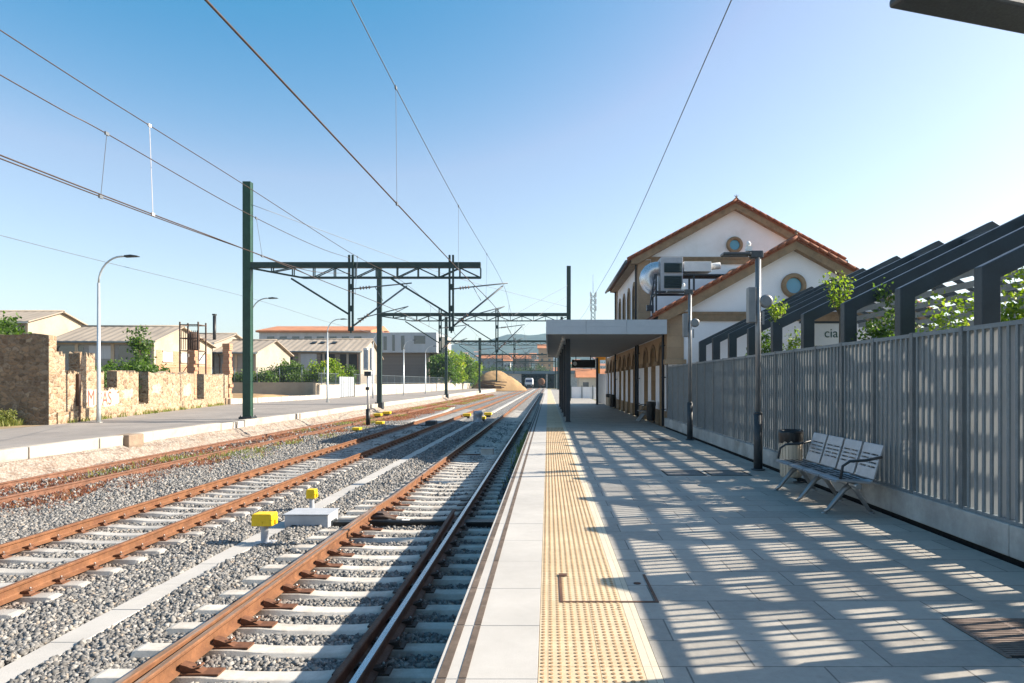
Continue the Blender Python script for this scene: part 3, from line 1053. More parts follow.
# track 2
X2 = -7.30
t2 = thing('railway_track', 'rusty brown track in the middle with grey sleepers sunk in ballast', 'railway track', (X2, 5, ST))
for sx in (-.87, .87):
    rail([(X2 + sx, y) for y in (3, 20, 45, 80, 140, 270)], 'rail', [M['rust'], M['rust']], t2)
sp = None
for k in range(100):
    y = 6.6 + .6 * k
    if sp is None:
        sp = sleeper_mb(X2 - 1.3, X2 + 1.3, 0, top=ST + .008).build('sleeper', M['sleeper_old'], None)
        for sx in (-.87, .87):
            clip_mb(X2 + sx, 0, top=ST + .008).build('rail_fastening', [M['clip'], M['bolt']], sp)
        c = sp
        c.parent = t2
        kids = list(sp.children)
    else:
        c = sp.copy()
        COL.objects.link(c)
        c.parent = t2
        if y < 34:
            for ch in kids:
                d = ch.copy()
                COL.objects.link(d)
                d.parent = c
    c.location = Vector((0, y, 0)) - t2.location
    c.location.z = -t2.location.z + random.uniform(-.01, .004)
    c.rotation_euler.z = random.uniform(-.008, .008)
# fix meshes of prototypes: built about the world origin, so location carries the offset
mb = MB()
for y in arr(66.6, 265, .6):
    mb.box(X2 - 1.3, X2 + 1.3, y - .11, y + .11, ST - .1, ST - .012)
tag(mb.build('sleeper_run', M['sleeper_old'], t2), kind='stuff')

# track 3, disused
X3 = -12.75
t3 = thing('railway_track', 'disused track overgrown with red weeds beside the white kerb', 'railway track', (X3, 5, ST))
for sx in (-.87, .87):
    rail([(X3 + sx, y) for y in (3, 20, 45, 80, 150)], 'rail', [M['rust_old'], M['rust_old']], t3, top=RT - .075)
sp = None
for k in range(70):
    y = 8 + .62 * k
    if sp is None:
        mb = MB()
        mb.box(X3 - 1.25, X3 + 1.25, -.11, .11, BT - .1, BT + .035)
        sp = mb.build('sleeper', M['sleeper_wood'], None, bevel=.015)
        c = sp
        c.parent = t3
    else:
        c = sp.copy()
        COL.objects.link(c)
        c.parent = t3
    c.location = Vector((random.uniform(-.05, .05), y, 0)) - t3.location
    c.location.x += 0
    c.location.z = -t3.location.z + random.uniform(-.025, .01)
    c.rotation_euler.z = random.uniform(-.02, .02)

# cable trough
mb = MB()
y = 2.0
while y < 250:
    L = 1.0 if y < 60 else 4.0
    if True:
        j = random.uniform(-.008, .008)
        mb.box(-5.06 + j, -4.72 + j, y, y + L - .006, BT - .1, BT + .045 + random.uniform(-.004, .004))
    y += L
tag(mb.build('cable_trough', M['white_concrete'], bevel=.008), 'long pale concrete cable trough laid in the ballast between two tracks', 'cable trough')
mb = MB()
for i in range(26):
    y0 = 33 + i * 1.5
    x0, x1 = -9.9 + .9 * math.sin(i * .12), -9.9 + .9 * math.sin((i + 1) * .12)
    mb.bar((x0, y0, BT + .02), (x1, y0 + 1.48, BT + .02), .3, .1)
tag(mb.build('cable_duct', M['white_concrete']), 'curving white cable duct past the signal post, beside the weedy track', 'cable duct')

# ------------------------------------------------------------------ platform
mb = MB()
mb.box(-.60, 4.40, -6, 160, -1.2, -.10)
tag(mb.build('platform', M['concrete']), kind='structure')
mb = MB()
y = -5.4
while y < 160:
    L = .84 if y < 60 else 3.36
    mb.box(EDGE, -.058, y, y + L - .005, -.13, 0 + random.uniform(-.0012, .0012))
    y += L
tag(mb.build('platform_edge', M['white_concrete'], bevel=.003), kind='structure')
mb = MB()
y = -5.4
while y < 100:
    L = .84
    for a, b_ in ((-.617, -.566), (-.499, -.455)):
        mb.box(a, b_, y + .004, y + L - .009, .0005, .0035)
    y += L
tag(mb.build('edge_marking', M['groove']), kind='structure')
mb = MB()
mb.box(-.055, .548, -6, 160, -.09, 0)
tag(mb.build('tactile_paving', M['tactile']), kind='structure')
vs, fs = [], []
n = 8
o_ = 0
ring = [(math.cos(2 * math.pi * k / n), math.sin(2 * math.pi * k / n)) for k in range(n)]
for j in range(440):
    y = 3.0 + j * .05
    if y > 25: break
    for i in range(12):
        x = -.03 + .05 * i
        for r_, z in ((.0145, .0), (.011, .0045)):
            for c, s in ring:
                vs.append((x + c * r_, y + s * r_, z))
        for k in range(n):
            k2 = (k + 1) % n
            fs.append((o_ + k, o_ + k2, o_ + n + k2, o_ + n + k))
        fs.append((o_ + n, o_ + n + 2, o_ + n + 4, o_ + n + 6))
        fs.append((o_ + n, o_ + n + 1, o_ + n + 2, o_ + n + 2))
        o_ += 2 * n
fs = [f for f in fs if len(set(f)) == 4]
mb = MB()
mb.v, mb.f = vs, []
o_ = 0
for q in range(len(vs) // (2 * n)):
    for k in range(n):
        k2 = (k + 1) % n
        mb.f.append([o_ + k, o_ + k2, o_ + n + k2, o_ + n + k])
    mb.f.append([o_ + n + k for k in range(n)])
    o_ += 2 * n
mb.m = [0] * len(mb.f)
mb.sm = [False] * len(mb.f)
tag(mb.build('tactile_stud_surface', M['dome']), kind='structure')
mb = MB()
mb.box(.551, .640, -6, 160, -.09, 0)
tag(mb.build('pale_paving_strip', M['pale_strip']), kind='structure')
mb = MB()
mb.box(.643, 4.205, -6, 160, -.09, 0)
tag(mb.build('platform_paving', M['paving']), kind='structure')
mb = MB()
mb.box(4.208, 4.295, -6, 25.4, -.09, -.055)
tag(mb.build('shade_gap_floor', M['void']), kind='structure')  # black strip painting in the shade of the gap before the plinth


def cover(name, label, cat, x0, x1, y0, y1, material, frame=.03):
    t = thing(name, label, cat, ((x0 + x1) / 2, (y0 + y1) / 2, 0))
    mb = MB()
    mb.box(x0, x1, y0, y0 + frame, .0006, .006)
    mb.box(x0, x1, y1 - frame, y1, .0006, .006)
    mb.box(x0, x0 + frame, y0 + frame, y1 - frame, .0006, .006)
    mb.box(x1 - frame, x1, y0 + frame, y1 - frame, .0006, .006)
    mb.build('frame', M['void'], t)
    mb = MB()
    mb.box(x0 + frame, x1 - frame, y0 + frame, y1 - frame, .0006, .004)
    mb.build('lid', material, t)
    return t


cover('manhole_cover', 'flat iron manhole cover, the one nearer the tactile strip of two side by side', 'manhole cover', 2.10, 2.80, 12.15, 12.85, M['cover'])
cover('manhole_cover', 'flat iron manhole cover beside the foot of the lamp post with the round clock', 'manhole cover', 2.88, 3.60, 12.15, 12.85, M['cover'])
cover('manhole_cover', 'small iron manhole cover far down the platform before the canopy', 'manhole cover', 2.95, 3.65, 19.5, 20.2, M['cover'])
# grate with bars
t = thing('floor_grate', 'brown slotted floor grate let into the paving close to the fence', 'floor grate', (3.25, 4.5, 0))
mb = MB()
mb.box(2.74, 3.80, 4.12, 4.80, .0006, .003, 1)
for k in range(22):
    y = 4.15 + k * .03
    mb.box(2.77, 3.77, y, y + .02, .003, .008, 0)
for x in (2.74, 3.1, 3.45, 3.77):
    mb.box(x, x + .03, 4.12, 4.80, .003, .0085, 0)
mb.build('bar_grid', [M['grate'], M['void']], t)
# cover let into the tactile strip: steel edges only, paving continues inside
t = thing('access_cover', 'paved access cover with rusty steel edges crossing the yellow tactile strip', 'access cover', (.45, 5.5, 0))
mb = MB()
x0, x1, y0, y1 = .09, .83, 5.16, 5.90
mb.box(x0, x0 + .022, y0, y1, .001, .0066)
mb.box(x1 - .022, x1, y0, y1, .001, .0066)
mb.box(x0 + .022, x1 - .022, y0, y0 + .02, .001, .0066)
mb.build('edge_frame', M['rust_dark'], t)
mb = MB()
mb.box(x0 + .0, x0 + .07, y1 - .06, y1 + .01, .0067, .012)
mb.lathe([(.03, 0), (.03, .004), (.01, .006)], (x1 - .1, y1 - .25, .001), 10)
mb.build('lifting_lug', M['rust_dark'], t)

# ------------------------------------------------------------------ lineside equipment
def post_box(name, label, x, y, w_, d, hbox, hpost, group=None, zb=BT + .03, r=.06):
    t = thing(name, label, 'junction box', (x, y, zb), group)
    mb = MB()
    mb.tube([(x, y, zb - .1), (x, y, zb + hpost)], r, 12)
    mb.box(x - .16, x + .16, y - .14, y + .14, zb - .05, zb + .025)
    mb.build('post', M['box_grey'], t, bevel=.005)
    mb = MB()
    z0 = zb + hpost
    mb.prism([(-w_ / 2, 0), (w_ / 2, 0), (w_ / 2 - .006, hbox * .9), (w_ / 2 - .02, hbox), (-w_ / 2 + .02, hbox), (-w_ / 2 + .006, hbox * .9)],
             lambda u, v_, t_: (x + u, t_, z0 + v_), y - d / 2, y + d / 2)
    mb.build('housing', M['yellow'], t, bevel=.012)
    mb = MB()
    mb.box(x - w_ * .5 - .004, x + w_ * .5 + .004, y - d / 2 - .004, y + d / 2 + .004, z0 + hbox * .48, z0 + hbox * .54)
    mb.box(x + w_ / 2, x + w_ / 2 + .025, y - .03, y + .03, z0 + .03, z0 + .09)
    mb.lathe([(.02, 0), (.02, -.015)], (x, y - d / 2 - .001, z0 + hbox * .3), 8, axis='y')
    mb.build('seam', M['yellow'], t)
    return t


post_box('junction_box', 'large bright yellow box on a short grey post, in front of the grey cabinet', -4.66, 11.35, .34, .26, .20, .30)
post_box('junction_box', 'smaller bright yellow box on a grey post just behind the grey cabinet', -4.86, 14.2, .19, .18, .19, .26, r=.05)
t = thing('point_machine', 'low grey point machine cabinet beside the rusted switch rail', 'point machine', (-4.35, 12.75, BT))
mb = MB()
mb.box(-4.78, -3.98, 12.5, 13.1, BT - .05, BT + .27)
mb.build('cabinet', M['box_grey'], t, bevel=.02)
mb = MB()
for x in (-4.6, -4.18):
    mb.box(x - .04, x + .04, 12.478, 12.5, BT + .03, BT + .09)
mb.box(-3.98, -3.95, 12.66, 12.92, BT + .05, BT + .13)
mb.build('latch', M['lamp_dark'], t)
mb = MB()
mb.box(-4.80, -3.96, 12.48, 13.12, BT + .2705, BT + .285)
mb.build('lid', M['box_grey'], t, bevel=.006)
# concrete box between the rails
t = thing('cable_box', 'small concrete box standing between the rails in shadow', 'cable box', (-2.2, 25.0, ST))
mb = MB()
mb.box(-2.42, -1.98, 24.8, 25.25, BT, ST + .19)
mb.build('body', M['sleeper'], t, bevel=.015)
mb = MB()
mb.box(-2.435, -1.965, 24.785, 25.265, ST + .1905, ST + .215)
mb.build('lid', M['concrete'], t, bevel=.006)
mb = MB()
mb.box(-3.2, -2.45, 24.75, 24.9, ST - .05, ST + .02)
tag(mb.build('rail_sensor', M['rust_dark'], None), 'flat dark bar lying on a sleeper left of the concrete box', 'sensor bar')

# far yellow topped boxes and the grey point machine of the next switch
FAR = [(357, 432, 'yellow topped box nearest the signal post foot on its track side'), (380, 426, 'yellow topped box by the middle track, right of the signal foot'),
       (378, 418, 'yellow topped box behind the signal post, left of a pair'), (387, 416, 'yellow topped box behind the signal post, right of a pair'),
       (467, 418, 'yellow topped box left of the far grey point machine'), (482, 421, 'yellow topped box in front of the far grey point machine'),
       (488, 417, 'yellow topped box right of the far grey point machine')]
for px, py, lab in FAR:
    p = P(px, py, BT)
    t = thing('junction_box', lab, 'junction box', (p.x, p.y, BT), 'yellow topped boxes along the far tracks')
    s = p.y / 690
    ww = 7.5 * s
    mb = MB()
    mb.box(p.x - ww * .35, p.x + ww * .35, p.y - .2, p.y + .2, BT - .05, BT + 2.0 * s)
    mb.build('post', M['lamp_dark'], t)
    mb = MB()
    mb.box(p.x - ww / 2, p.x + ww / 2, p.y - .28, p.y + .28, BT + 2.0 * s, BT + 4.6 * s)
    mb.build('housing', M['yellow'], t, bevel=.03)
t = thing('point_machine', 'grey point machine with raised turret standing among three yellow boxes', 'point machine', (-4.3, 46, BT))
mb = MB()
mb.box(-4.95, -4.45, 45.6, 46.6, BT, BT + .75)
mb.build('cabinet', M['box_grey'], t, bevel=.04)
mb = MB()
mb.lathe([(.3, 0), (.3, .1), (.14, .2), (.14, .5), (.26, .52), (.26, .72)], (-4.55, 45.4, BT), 10)
mb.build('turret', M['box_grey'], t)
p = P(404, 421, BT)
t = thing('point_machine', 'small dark blue point machine between the rails of the middle track', 'point machine', (-7.0, 41, BT))
mb = MB()
mb.box(-7.35, -6.75, 41.3, 42.1, BT, BT + .34)
mb.build('cabinet', M['lamp_dark'], t, bevel=.03)
mb = MB()
mb.box(-8.3, -6.3, 41.6, 41.75, BT + .02, BT + .1)
mb.build('rod', M['lamp_dark'], t)

# signal seen from behind
sp_ = P(368, 426, BT)
t = thing('signal', 'white railway signal with black base standing beside the middle track', 'signal', (sp_.x, sp_.y, BT))
x, y, sc = sp_.x, sp_.y, sp_.y / 690
mb = MB()
mb.tube([(x, y, BT - .1), (x, y, BT + 17 * sc)], 2.2 * sc, 12)
mb.build('base', M['black'], t)
mb = MB()
mb.tube([(x, y, BT + 17 * sc), (x, y, BT + 54 * sc)], 1.25 * sc, 12)
mb.build('pole', M['white_paint'], t)
for k, (dx, ww) in enumerate(((-2.2, 4.2), (3.4, 2.6))):
    mb = MB()
    mb.box(x + (dx - ww / 2) * sc, x + (dx + ww / 2) * sc, y - .12, y + .16, BT + 56 * sc, BT + 78 * sc)
    h_ = mb.build('signal_head', M['white_paint'], t, bevel=.02)
    mb = MB()
    mb.box(x + (dx - ww / 2 + .6) * sc, x + (dx + ww / 2 - .6) * sc, y - .15, y - .121, BT + 58 * sc, BT + 76 * sc)
    mb.build('back_panel', M['box_grey'], h_)
mb = MB()
mb.box(x - 2.8 * sc, x + 3.6 * sc, y - .25, y - .05, BT + 50 * sc, BT + 54.5 * sc)
mb.box(x - 1.6 * sc, x + 1.6 * sc, y - .2, y - .08, BT + 36 * sc, BT + 39 * sc)
mb.build('bracket', M['lamp_dark'], t)
# ------------------------------------------------------------------ louvred fence
FT = 2.22
fence = thing('fence', 'long galvanised steel louvre fence on a concrete plinth along the platform', 'fence', (FX, 5, 0))
mb = MB()
y = -5.6
while y < 25.3:
    mb.box(FX - .03, FX + .22, y, min(y + 3.0, 25.38) - .006, .03, .33)
    y += 3.0
mb.build('plinth', M['plinth'], fence, bevel=.012)
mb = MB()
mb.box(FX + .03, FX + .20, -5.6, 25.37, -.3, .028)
mb.build('base_shade_gap', M['void'], fence)  # recessed black box, the shade under the plinth put in as colour
FY0, FY1 = -5.6, 25.3
posts = arr(-5.55, 25.0, .98)
pm = MB()
pm.box(-.005, .10, -.035, .035, .331, FT + .012)
ppost = pm.build('post', M['galv_post'], None)
# one panel: deep vertical blades, open between them
SP = .98 / 8
pn = MB()
for k in range(1, 8):
    yy = k * SP
    pn.prism([(.0, -.017), (.020, -.017), (.020, .017), (.0, .017)], lambda u, v_, z: (u, yy + v_, z), .365, FT - .045, 1)
    pn.add([(.0202, yy, .365), (.094, yy + .006, .365), (.094, yy + .006, FT - .045), (.0202, yy, FT - .045)], [(0, 1, 2, 3)], 0)
pn.box(.0, .096, .036, .98 - .036, .332, .364, 1)
pn.box(.0, .096, .036, .98 - .036, FT - .044, FT, 1)
ppan = pn.build('panel', [M['louvre'], M['galv']], None)
first = True
for i, y in enumerate(posts):
    for pr in (ppost, ppan):
        if i == len(posts) - 1 and pr is ppan:
            continue
        c = pr if first else pr.copy()
        if not first:
            COL.objects.link(c)
        c.parent = fence
        c.location = (0, y - 5, 0)
    first = False

# ------------------------------------------------------------------ pergola
PX, ZC, ZTOP, XT = 5.50, 3.12, 5.12, 9.57
T1, T2 = (ZTOP - ZC) / (XT - PX), .62
XE = 14.2
perg = thing('pergola', 'dark pergola of angular steel frames rising behind the louvre fence', 'pergola', (PX, 8, 0))
fr_y = [8.83 + 2.035 * k for k in range(-5, 9)]
dv = .26           # vertical depth of the rafter
ZE = ZTOP - T2 * (XE - XT)
prof = [(PX, -.2), (PX, ZC), (XT, ZTOP), (XE, ZE), (XE, -.2), (XE - .25, -.2), (XE - .25, ZE - dv + .2), (XT, ZTOP - dv * 1.15), (PX + .24, ZC - dv + T1 * .24), (PX + .24, -.2)]
mb = MB()
mb.prism(prof, lambda u, v_, t: (u, t, v_), -.09, .09)
pf = mb.build('frame', M['anthracite'], None, bevel=.012)
mb = MB()
mb.prism([(XT + .2, ZTOP - .12 - T2 * .2), (XT + .2, ZTOP - .24 - T2 * .2), (XE - .2, ZE - .12 + T2 * .2), (XE - .2, ZE + T2 * .2)], lambda u, v_, t: (u, t, v_), -.045, .045)
pi = mb.build('support_rafter', M['anthracite'], None)
for i, y in enumerate(fr_y):
    for pr, dy in ((pf, 0), (pi, 1.02)):
        c = pr if i == 0 else pr.copy()
        if i:
            COL.objects.link(c)
        c.parent = perg
        c.location = Vector((0, y + dy, 0)) - perg.location
Y0, Y1 = fr_y[0], fr_y[-1]
mb = MB()
mb.box(XT - .67, XT - .59, Y0 - .09, Y1 + .09, ZTOP - .49, ZTOP - .395)
mb.build('ridge_beam', M['anthracite'], perg)
mb = MB()
mb.box(-.018, .018, Y0, Y1, -.09, .07)
slp = mb.build('slat', M['slat'], None)
k = 0
dxs = .325
x = XT + .115
while x < XE - .1:
    c = slp if k == 0 else slp.copy()
    if k:
        COL.objects.link(c)
    c.parent = perg
    c.location = Vector((x, 0, ZTOP - .32 - T2 * (x - XT))) - perg.location
    k += 1
    x += dxs
mb = MB()
mb.box(4.53, 16, -10, 25.3, -.3, -.02)
tag(mb.build('garden_ground', M['plinth']), kind='structure')

# shrubs under the pergola
SH = [(6.4, 17.9, .8, .8, 3.15, 'bushy shrub with yellow green shoots poking above the pergola beside the white gable', 'leaf_lime', 1),
      (6.25, 13.0, .85, .8, 3.6, 'dense olive shrub behind the fence between two pergola posts', 'leaf', 2),
      (6.35, 10.9, .9, .9, 3.55, 'bright lime shrub with bare dark stems behind the fence top', 'leaf_lime', 3),
      (6.3, 9.2, .7, .6, 3.3, 'lime leaved shrub behind the fence at the edge of the picture', 'leaf_lime', 4),
      (6.2, 19.5, .7, .7, 3.2, 'dark green shrub behind the lamp post with the round clock', 'leaf', 5)]
for x, y, rx, ry, h, lab, lf, sd in SH:
    bush('shrub', lab, 'shrub', (x, y, -.02), rx, ry, h, 40 + sd, lf, .08, 170, 22)
g = np.random.default_rng(5)
for x, y, z0, z1, lab, sd in ((5.84, 13.9, 3.05, 3.85, 'tall thin sapling with lime leaves rising above the pergola rafters', 3), (5.62, 17.0, 3.05, 3.68, 'slender sapling with yellowish leaves beside the round window gable', 4)):
    t = thing('sapling', lab, 'sapling', (x, y, 0))
    mb = MB()
    cen = []
    mb.tube([(x, y, -.05), (x + .05, y, z0)], [.03, .02], 6)
    for k in range(5):
        a = -.9 + k * .45
        tip = (x + math.sin(a) * (z1 - z0) * .55, y + .1 * k - .2, z0 + (z1 - z0) * (1 - abs(a) * .25))
        mb.tube([(x + .05, y, z0 - .1), ((x + tip[0]) / 2 + .03, y, (z0 + tip[2]) / 2), tip], [.016, .01, .005], 5)
        for q in np.linspace(.2, 1, 14):
            c0 = np.array([x + .05, y, z0]) * (1 - q) + np.array(tip) * q
            cen.append(c0 + g.normal(size=(5, 3)) * .06)
    mb.build('stem', M['bark'], t)
    v, q = leaf_arrays(np.concatenate(cen), .075, g)
    np_mesh('foliage', v, q, M['leaf_lime'], t)

# sign under the pergola, half hidden by a post
t = thing('name_sign', 'white name board with dark letters seen between two pergola posts', 'sign', (6.0, 15.3, 0))
mb = MB()
mb.box(5.62, 6.52, 15.3, 15.34, 2.46, 2.95)
mb.build('board', M['sign_white'], t)
mb = MB()
mb.box(5.58, 6.56, 15.29, 15.35, 2.952, 3.0)
mb.box(5.66, 5.72, 15.341, 15.40, -.02, 2.9)
mb.box(6.40, 6.46, 15.341, 15.40, -.02, 2.9)
mb.build('frame', M['anthracite'], t)
text_mesh('cia', .29, M['sign_green'], 'lettering', t, Matrix.Translation((6.12, 15.296, 2.64)) @ Matrix.Rotation(R(90), 4, 'X'))


# ------------------------------------------------------------------ platform lamp posts
def lamp_post(x, y, ztop, arm, yaw, label, clock):
    t = thing('lamp_post', label, 'lamp post', (x, y, 0))
    mb = MB()
    mb.tube([(x, y, -.02), (x, y, 1.05)], .082, 16)
    mb.lathe([(.13, 0), (.13, .02), (.09, .03)], (x, y, 0), 14)
    mb.tube([(x, y, 1.05), (x, y, 1.09)], [.082, .058], 16)
    mb.build('post_base', M['lamp_dark'], t)
    mb = MB()
    mb.tube([(x, y, 1.09), (x, y, ztop)], .052, 14)
    mb.build('pole', M['lamp_grey'], t)
    d = Vector((-math.cos(yaw), -math.sin(yaw), 0))
    a = Vector((x, y, ztop - .04))
    mb = MB()
    mb.bar(a - d * .09, a + d * .16, .11, .14)
    mb.bar(a + d * .16, a + d * (.16 + arm), .26, .055)
    mb.bar(a + d * .2, a + d * (.1 + arm), .20, .04)
    mb.build('luminaire', M['luminaire'], t, bevel=.018)
    mb = MB()
    c = a + d * .18
    mb.box(c.x - .05, c.x + .05, c.y - .05, c.y + .05, ztop + .02, ztop + .11)
    mb.lathe([(.035, 0), (.05, .05), (.02, .1)], (c.x, c.y, ztop + .11), 10)
    mb.build('sensor', M['white_paint'], t)
    if clock:
        mb = MB()
        mb.lathe([(.085, .035), (.125, .03), (.125, -.03), (.085, -.035)], (x + .14, y - .02, ztop - .92), 18, axis='y')
        mb.bar((x, y, ztop - .92), (x + .1, y - .02, ztop - .92), .04, .04)
        mb.bar((x + .1, y, ztop - 1.1), (x + .1, y, ztop - 1.35), .03, .03)
        mb.build('loudspeaker', M['lamp_grey'], t)
        mb = MB()
        mb.box(x - .20, x - .06, y - .09, y + .09, ztop - 1.32, ztop - .66)
        mb.build('control_box', M['lamp_grey'], t, bevel=.01)
    return t


lamp_post(3.94, 12.94, 4.08, .52, 0, 'slim grey lamp post with dark foot just behind the bench and bin', True)
lamp_post(4.03, 19.6, 4.25, .50, 0, 'slim grey lamp post rising in front of the rooftop air unit, by the fence end', True)
lamp_post(3.25, 4.35, 3.94, 1.08, R(17), 'grey lamp post whose flat arm juts in at the upper edge of the picture', False)


# ------------------------------------------------------------------ bench
def bench(x, y0, label, n=4, w_=.57):
    """seats face -X, row runs along +Y from y0"""
    L = n * w_
    t = thing('bench', label, 'bench', (x, y0 + L / 2, 0))
    zs = .44
    for k in range(n):
        ya, yb = y0 + k * w_ + .02, y0 + (k + 1) * w_ - .02
        mb = MB()
        # seat pan; near-black pads paint in the dark of its holes
        pts = [(-.24, zs - .02), (-.25, zs), (-.2, zs + .012), (.0, zs - .004), (.17, zs - .018), (.21, zs + .0)]
        strips = [(0, 1.0)]
        mb.prism([(u, z) for u, z in pts] + [(u, z - .022) for u, z in reversed(pts[1:])], lambda u, v_, q: (x + u, q, v_), ya, yb)
        for r in range(4):
            for h in range(5):
                u = -.14 + r * .085
                mb.box(x + u, x + u + .05, ya + .05 + h * .09, ya + .05 + h * .09 + .06, zs + .013, zs + .0145, 1)
        mb.build('seat', [M['steel'], M['void']], t)
        mb = MB()
        # back: leaning away, with three rows of real slots
        def bp(u, v_, th):
            lean = .30
            return (x + .215 + u * lean + th, v_, zs + .01 + u)
        rows = [(0, .13), (.148, .18), (.198, .23), (.248, .28), (.298, .42)]
        def slab(u0, u1, a, b_):
            q = [bp(u0, a, 0), bp(u0, b_, 0), bp(u1, b_, 0), bp(u1, a, 0), bp(u0, a, .022), bp(u0, b_, .022), bp(u1, b_, .022), bp(u1, a, .022)]
            mb.add(q, [(0, 1, 2, 3), (7, 6, 5, 4), (0, 4, 5, 1), (1, 5, 6, 2), (2, 6, 7, 3), (3, 7, 4, 0)])
        prev = 0
        for u0, u1 in rows:
            slab(u0, u1, ya + .012, yb - .012)
        for (u0, u1) in ((.13, .148), (.18, .198), (.23, .248), (.28, .298)):
            m_ = (ya + yb) / 2
            slab(u0, u1, ya + .012, ya + .06)
            slab(u0, u1, m_ - .02, m_ + .02)
            slab(u0, u1, yb - .06, yb - .012)
        mb.build('backrest', M['steel'], t, bevel=.004)
    mb = MB()
    mb.tube([(x + .02, y0 - .02, zs - .07), (x + .02, y0 + L + .02, zs - .07)], .035, 12)
    mb.build('beam', M['steel_leg'], t)
    for yy in (y0 + .22, y0 + L / 2, y0 + L - .22):
        mb = MB()
        mb.tube([(x + .02, yy, zs - .08), (x - .06, yy, zs - .14), (x - .26, yy, .05), (x - .31, yy, .015)], [.04, .036, .026, .022], 8)
        mb.tube([(x + .02, yy, zs - .08), (x + .1, yy, zs - .16), (x + .24, yy, .06), (x + .29, yy, .015)], [.04, .034, .024, .022], 8)
        for xx in (x - .31, x + .29):
            mb.lathe([(.035, 0), (.035, .012), (.02, .02)], (xx, yy, .0), 10)
        mb.build('leg', M['steel_leg'], t)
    for yy in (y0 - .0, y0 + L / 2, y0 + L):
        if yy == y0 + L / 2:
            continue
        mb = MB()
        mb.tube([(x + .31, yy, zs + .29), (x + .12, yy, zs + .25), (x - .08, yy, zs + .24), (x - .17, yy, zs + .18), (x - .2, yy, zs + .02)], .018, 8)
        mb.build('armrest', M['lamp_dark'], t)
    return t


bench(3.78, 8.45, 'perforated steel four seat bench in front of the louvre fence')


def bin_(x, y, label, bag=True, dark=False):
    t = thing('litter_bin', label, 'litter bin', (x, y, 0))
    mb = MB()
    mb.lathe([(.155, .10), (.165, .12), (.175, .78), (.17, .80)], (x, y, 0), 20)
    for k in range(20):
        a = 2 * math.pi * k / 20
        mb.bar((x + .168 * math.cos(a), y + .168 * math.sin(a), .13), (x + .18 * math.cos(a), y + .18 * math.sin(a), .76), .022, .008, up=(math.cos(a), math.sin(a), 0))
    mb.build('body', M['black'] if dark else M['bin'], t)
    mb = MB()
    mb.tube([(x + .14, y + .05, -.01), (x + .14, y + .05, .5)], .025, 10)
    mb.lathe([(.09, 0), (.09, .012), (.03, .02)], (x + .14, y + .05, 0), 12)
    mb.build('foot', M['lamp_dark'], t)
    if bag:
        mb = MB()
        n = 26
        b0 = []
        v = []
        for r_, z in ((.186, .66), (.198, .72), (.196, .82), (.188, .865), (.150, .85), (.135, .72)):
            for k in range(n):
                a = 2 * math.pi * k / n
                j = random.uniform(-.008, .008) * (1 if z < .86 else .6)
                v.append((x + (r_ + j) * math.cos(a), y + (r_ + j) * math.sin(a), z + (random.uniform(-.035, .03) if z < .7 else random.uniform(-.006, .006))))
        f = [(i * n + k, i * n + (k + 1) % n, (i + 1) * n + (k + 1) % n, (i + 1) * n + k) for i in range(5) for k in range(n)]
        mb.add(v, f, 0, True)
        mb.build('bag', M['black'], t)
    return t


bin_(3.98, 11.30, 'steel litter bin with a black bag folded over its rim, behind the bench')
bin_(4.15, 27.8, 'black litter bin standing by the stone arcade under the canopy', dark=True)
bench(4.08, 28.6, 'grey steel bench under the canopy beside the black litter bin', 2)
bin_(4.0, 45.4, 'far litter bin with black bag by the last arches of the arcade', True)
bin_(4.05, 43.2, 'dark far litter bin in front of the last arches of the arcade', True, True)

# ------------------------------------------------------------------ station building
SX, SX2, AX = 4.45, 13.75, 9.10
YA, YB, YC, YD = 25.6, 33.7, 44.6, 52.7
st_ = thing('station_building', 'white station building with stone arcade, two tiled gables and round windows', 'station building', (AX, 39, 0))


def bay(mb, y0, y1, yc, z0, zs, zt, hw, mats_lo, mats_hi, depth=.32, x=SX):
    """wall strip between y0 and y1 on the plane x with an arched opening centred at yc; faces -X"""
    n = 10
    arc = [(yc + hw * math.cos(math.pi * k / n), zs + hw * math.sin(math.pi * k / n)) for k in range(n + 1)]   # from +y to -y
    def q(pts, m):
        mb.add([(x, a, b_) for a, b_ in pts], [tuple(range(len(pts)))], m)
    q([(y0, z0), (yc - hw, z0), (yc - hw, zs), (y0, zs)], mats_lo)
    q([(yc + hw, z0), (y1, z0), (y1, zs), (yc + hw, zs)], mats_lo)
    q([(y0, zs), (yc - hw, zs), (y0, zt)], mats_hi)
    q([(y1, zs), (y1, zt), (yc + hw, zs)], mats_hi)
    tops = [(y1 + (y0 - y1) * k / n, zt) for k in range(n + 1)]
    for k in range(n):
        q([arc[k], tops[k], tops[k + 1], arc[k + 1]], mats_hi)
    outl = [(yc + hw, z0)] + arc + [(yc - hw, z0)]
    for k in range(len(outl) - 1):
        a, b_ = outl[k], outl[k + 1]
        mb.add([(x, a[0], a[1]), (x, b_[0], b_[1]), (x + depth, b_[0], b_[1]), (x + depth, a[0], a[1])], [(0, 1, 2, 3)], 1)
    return arc


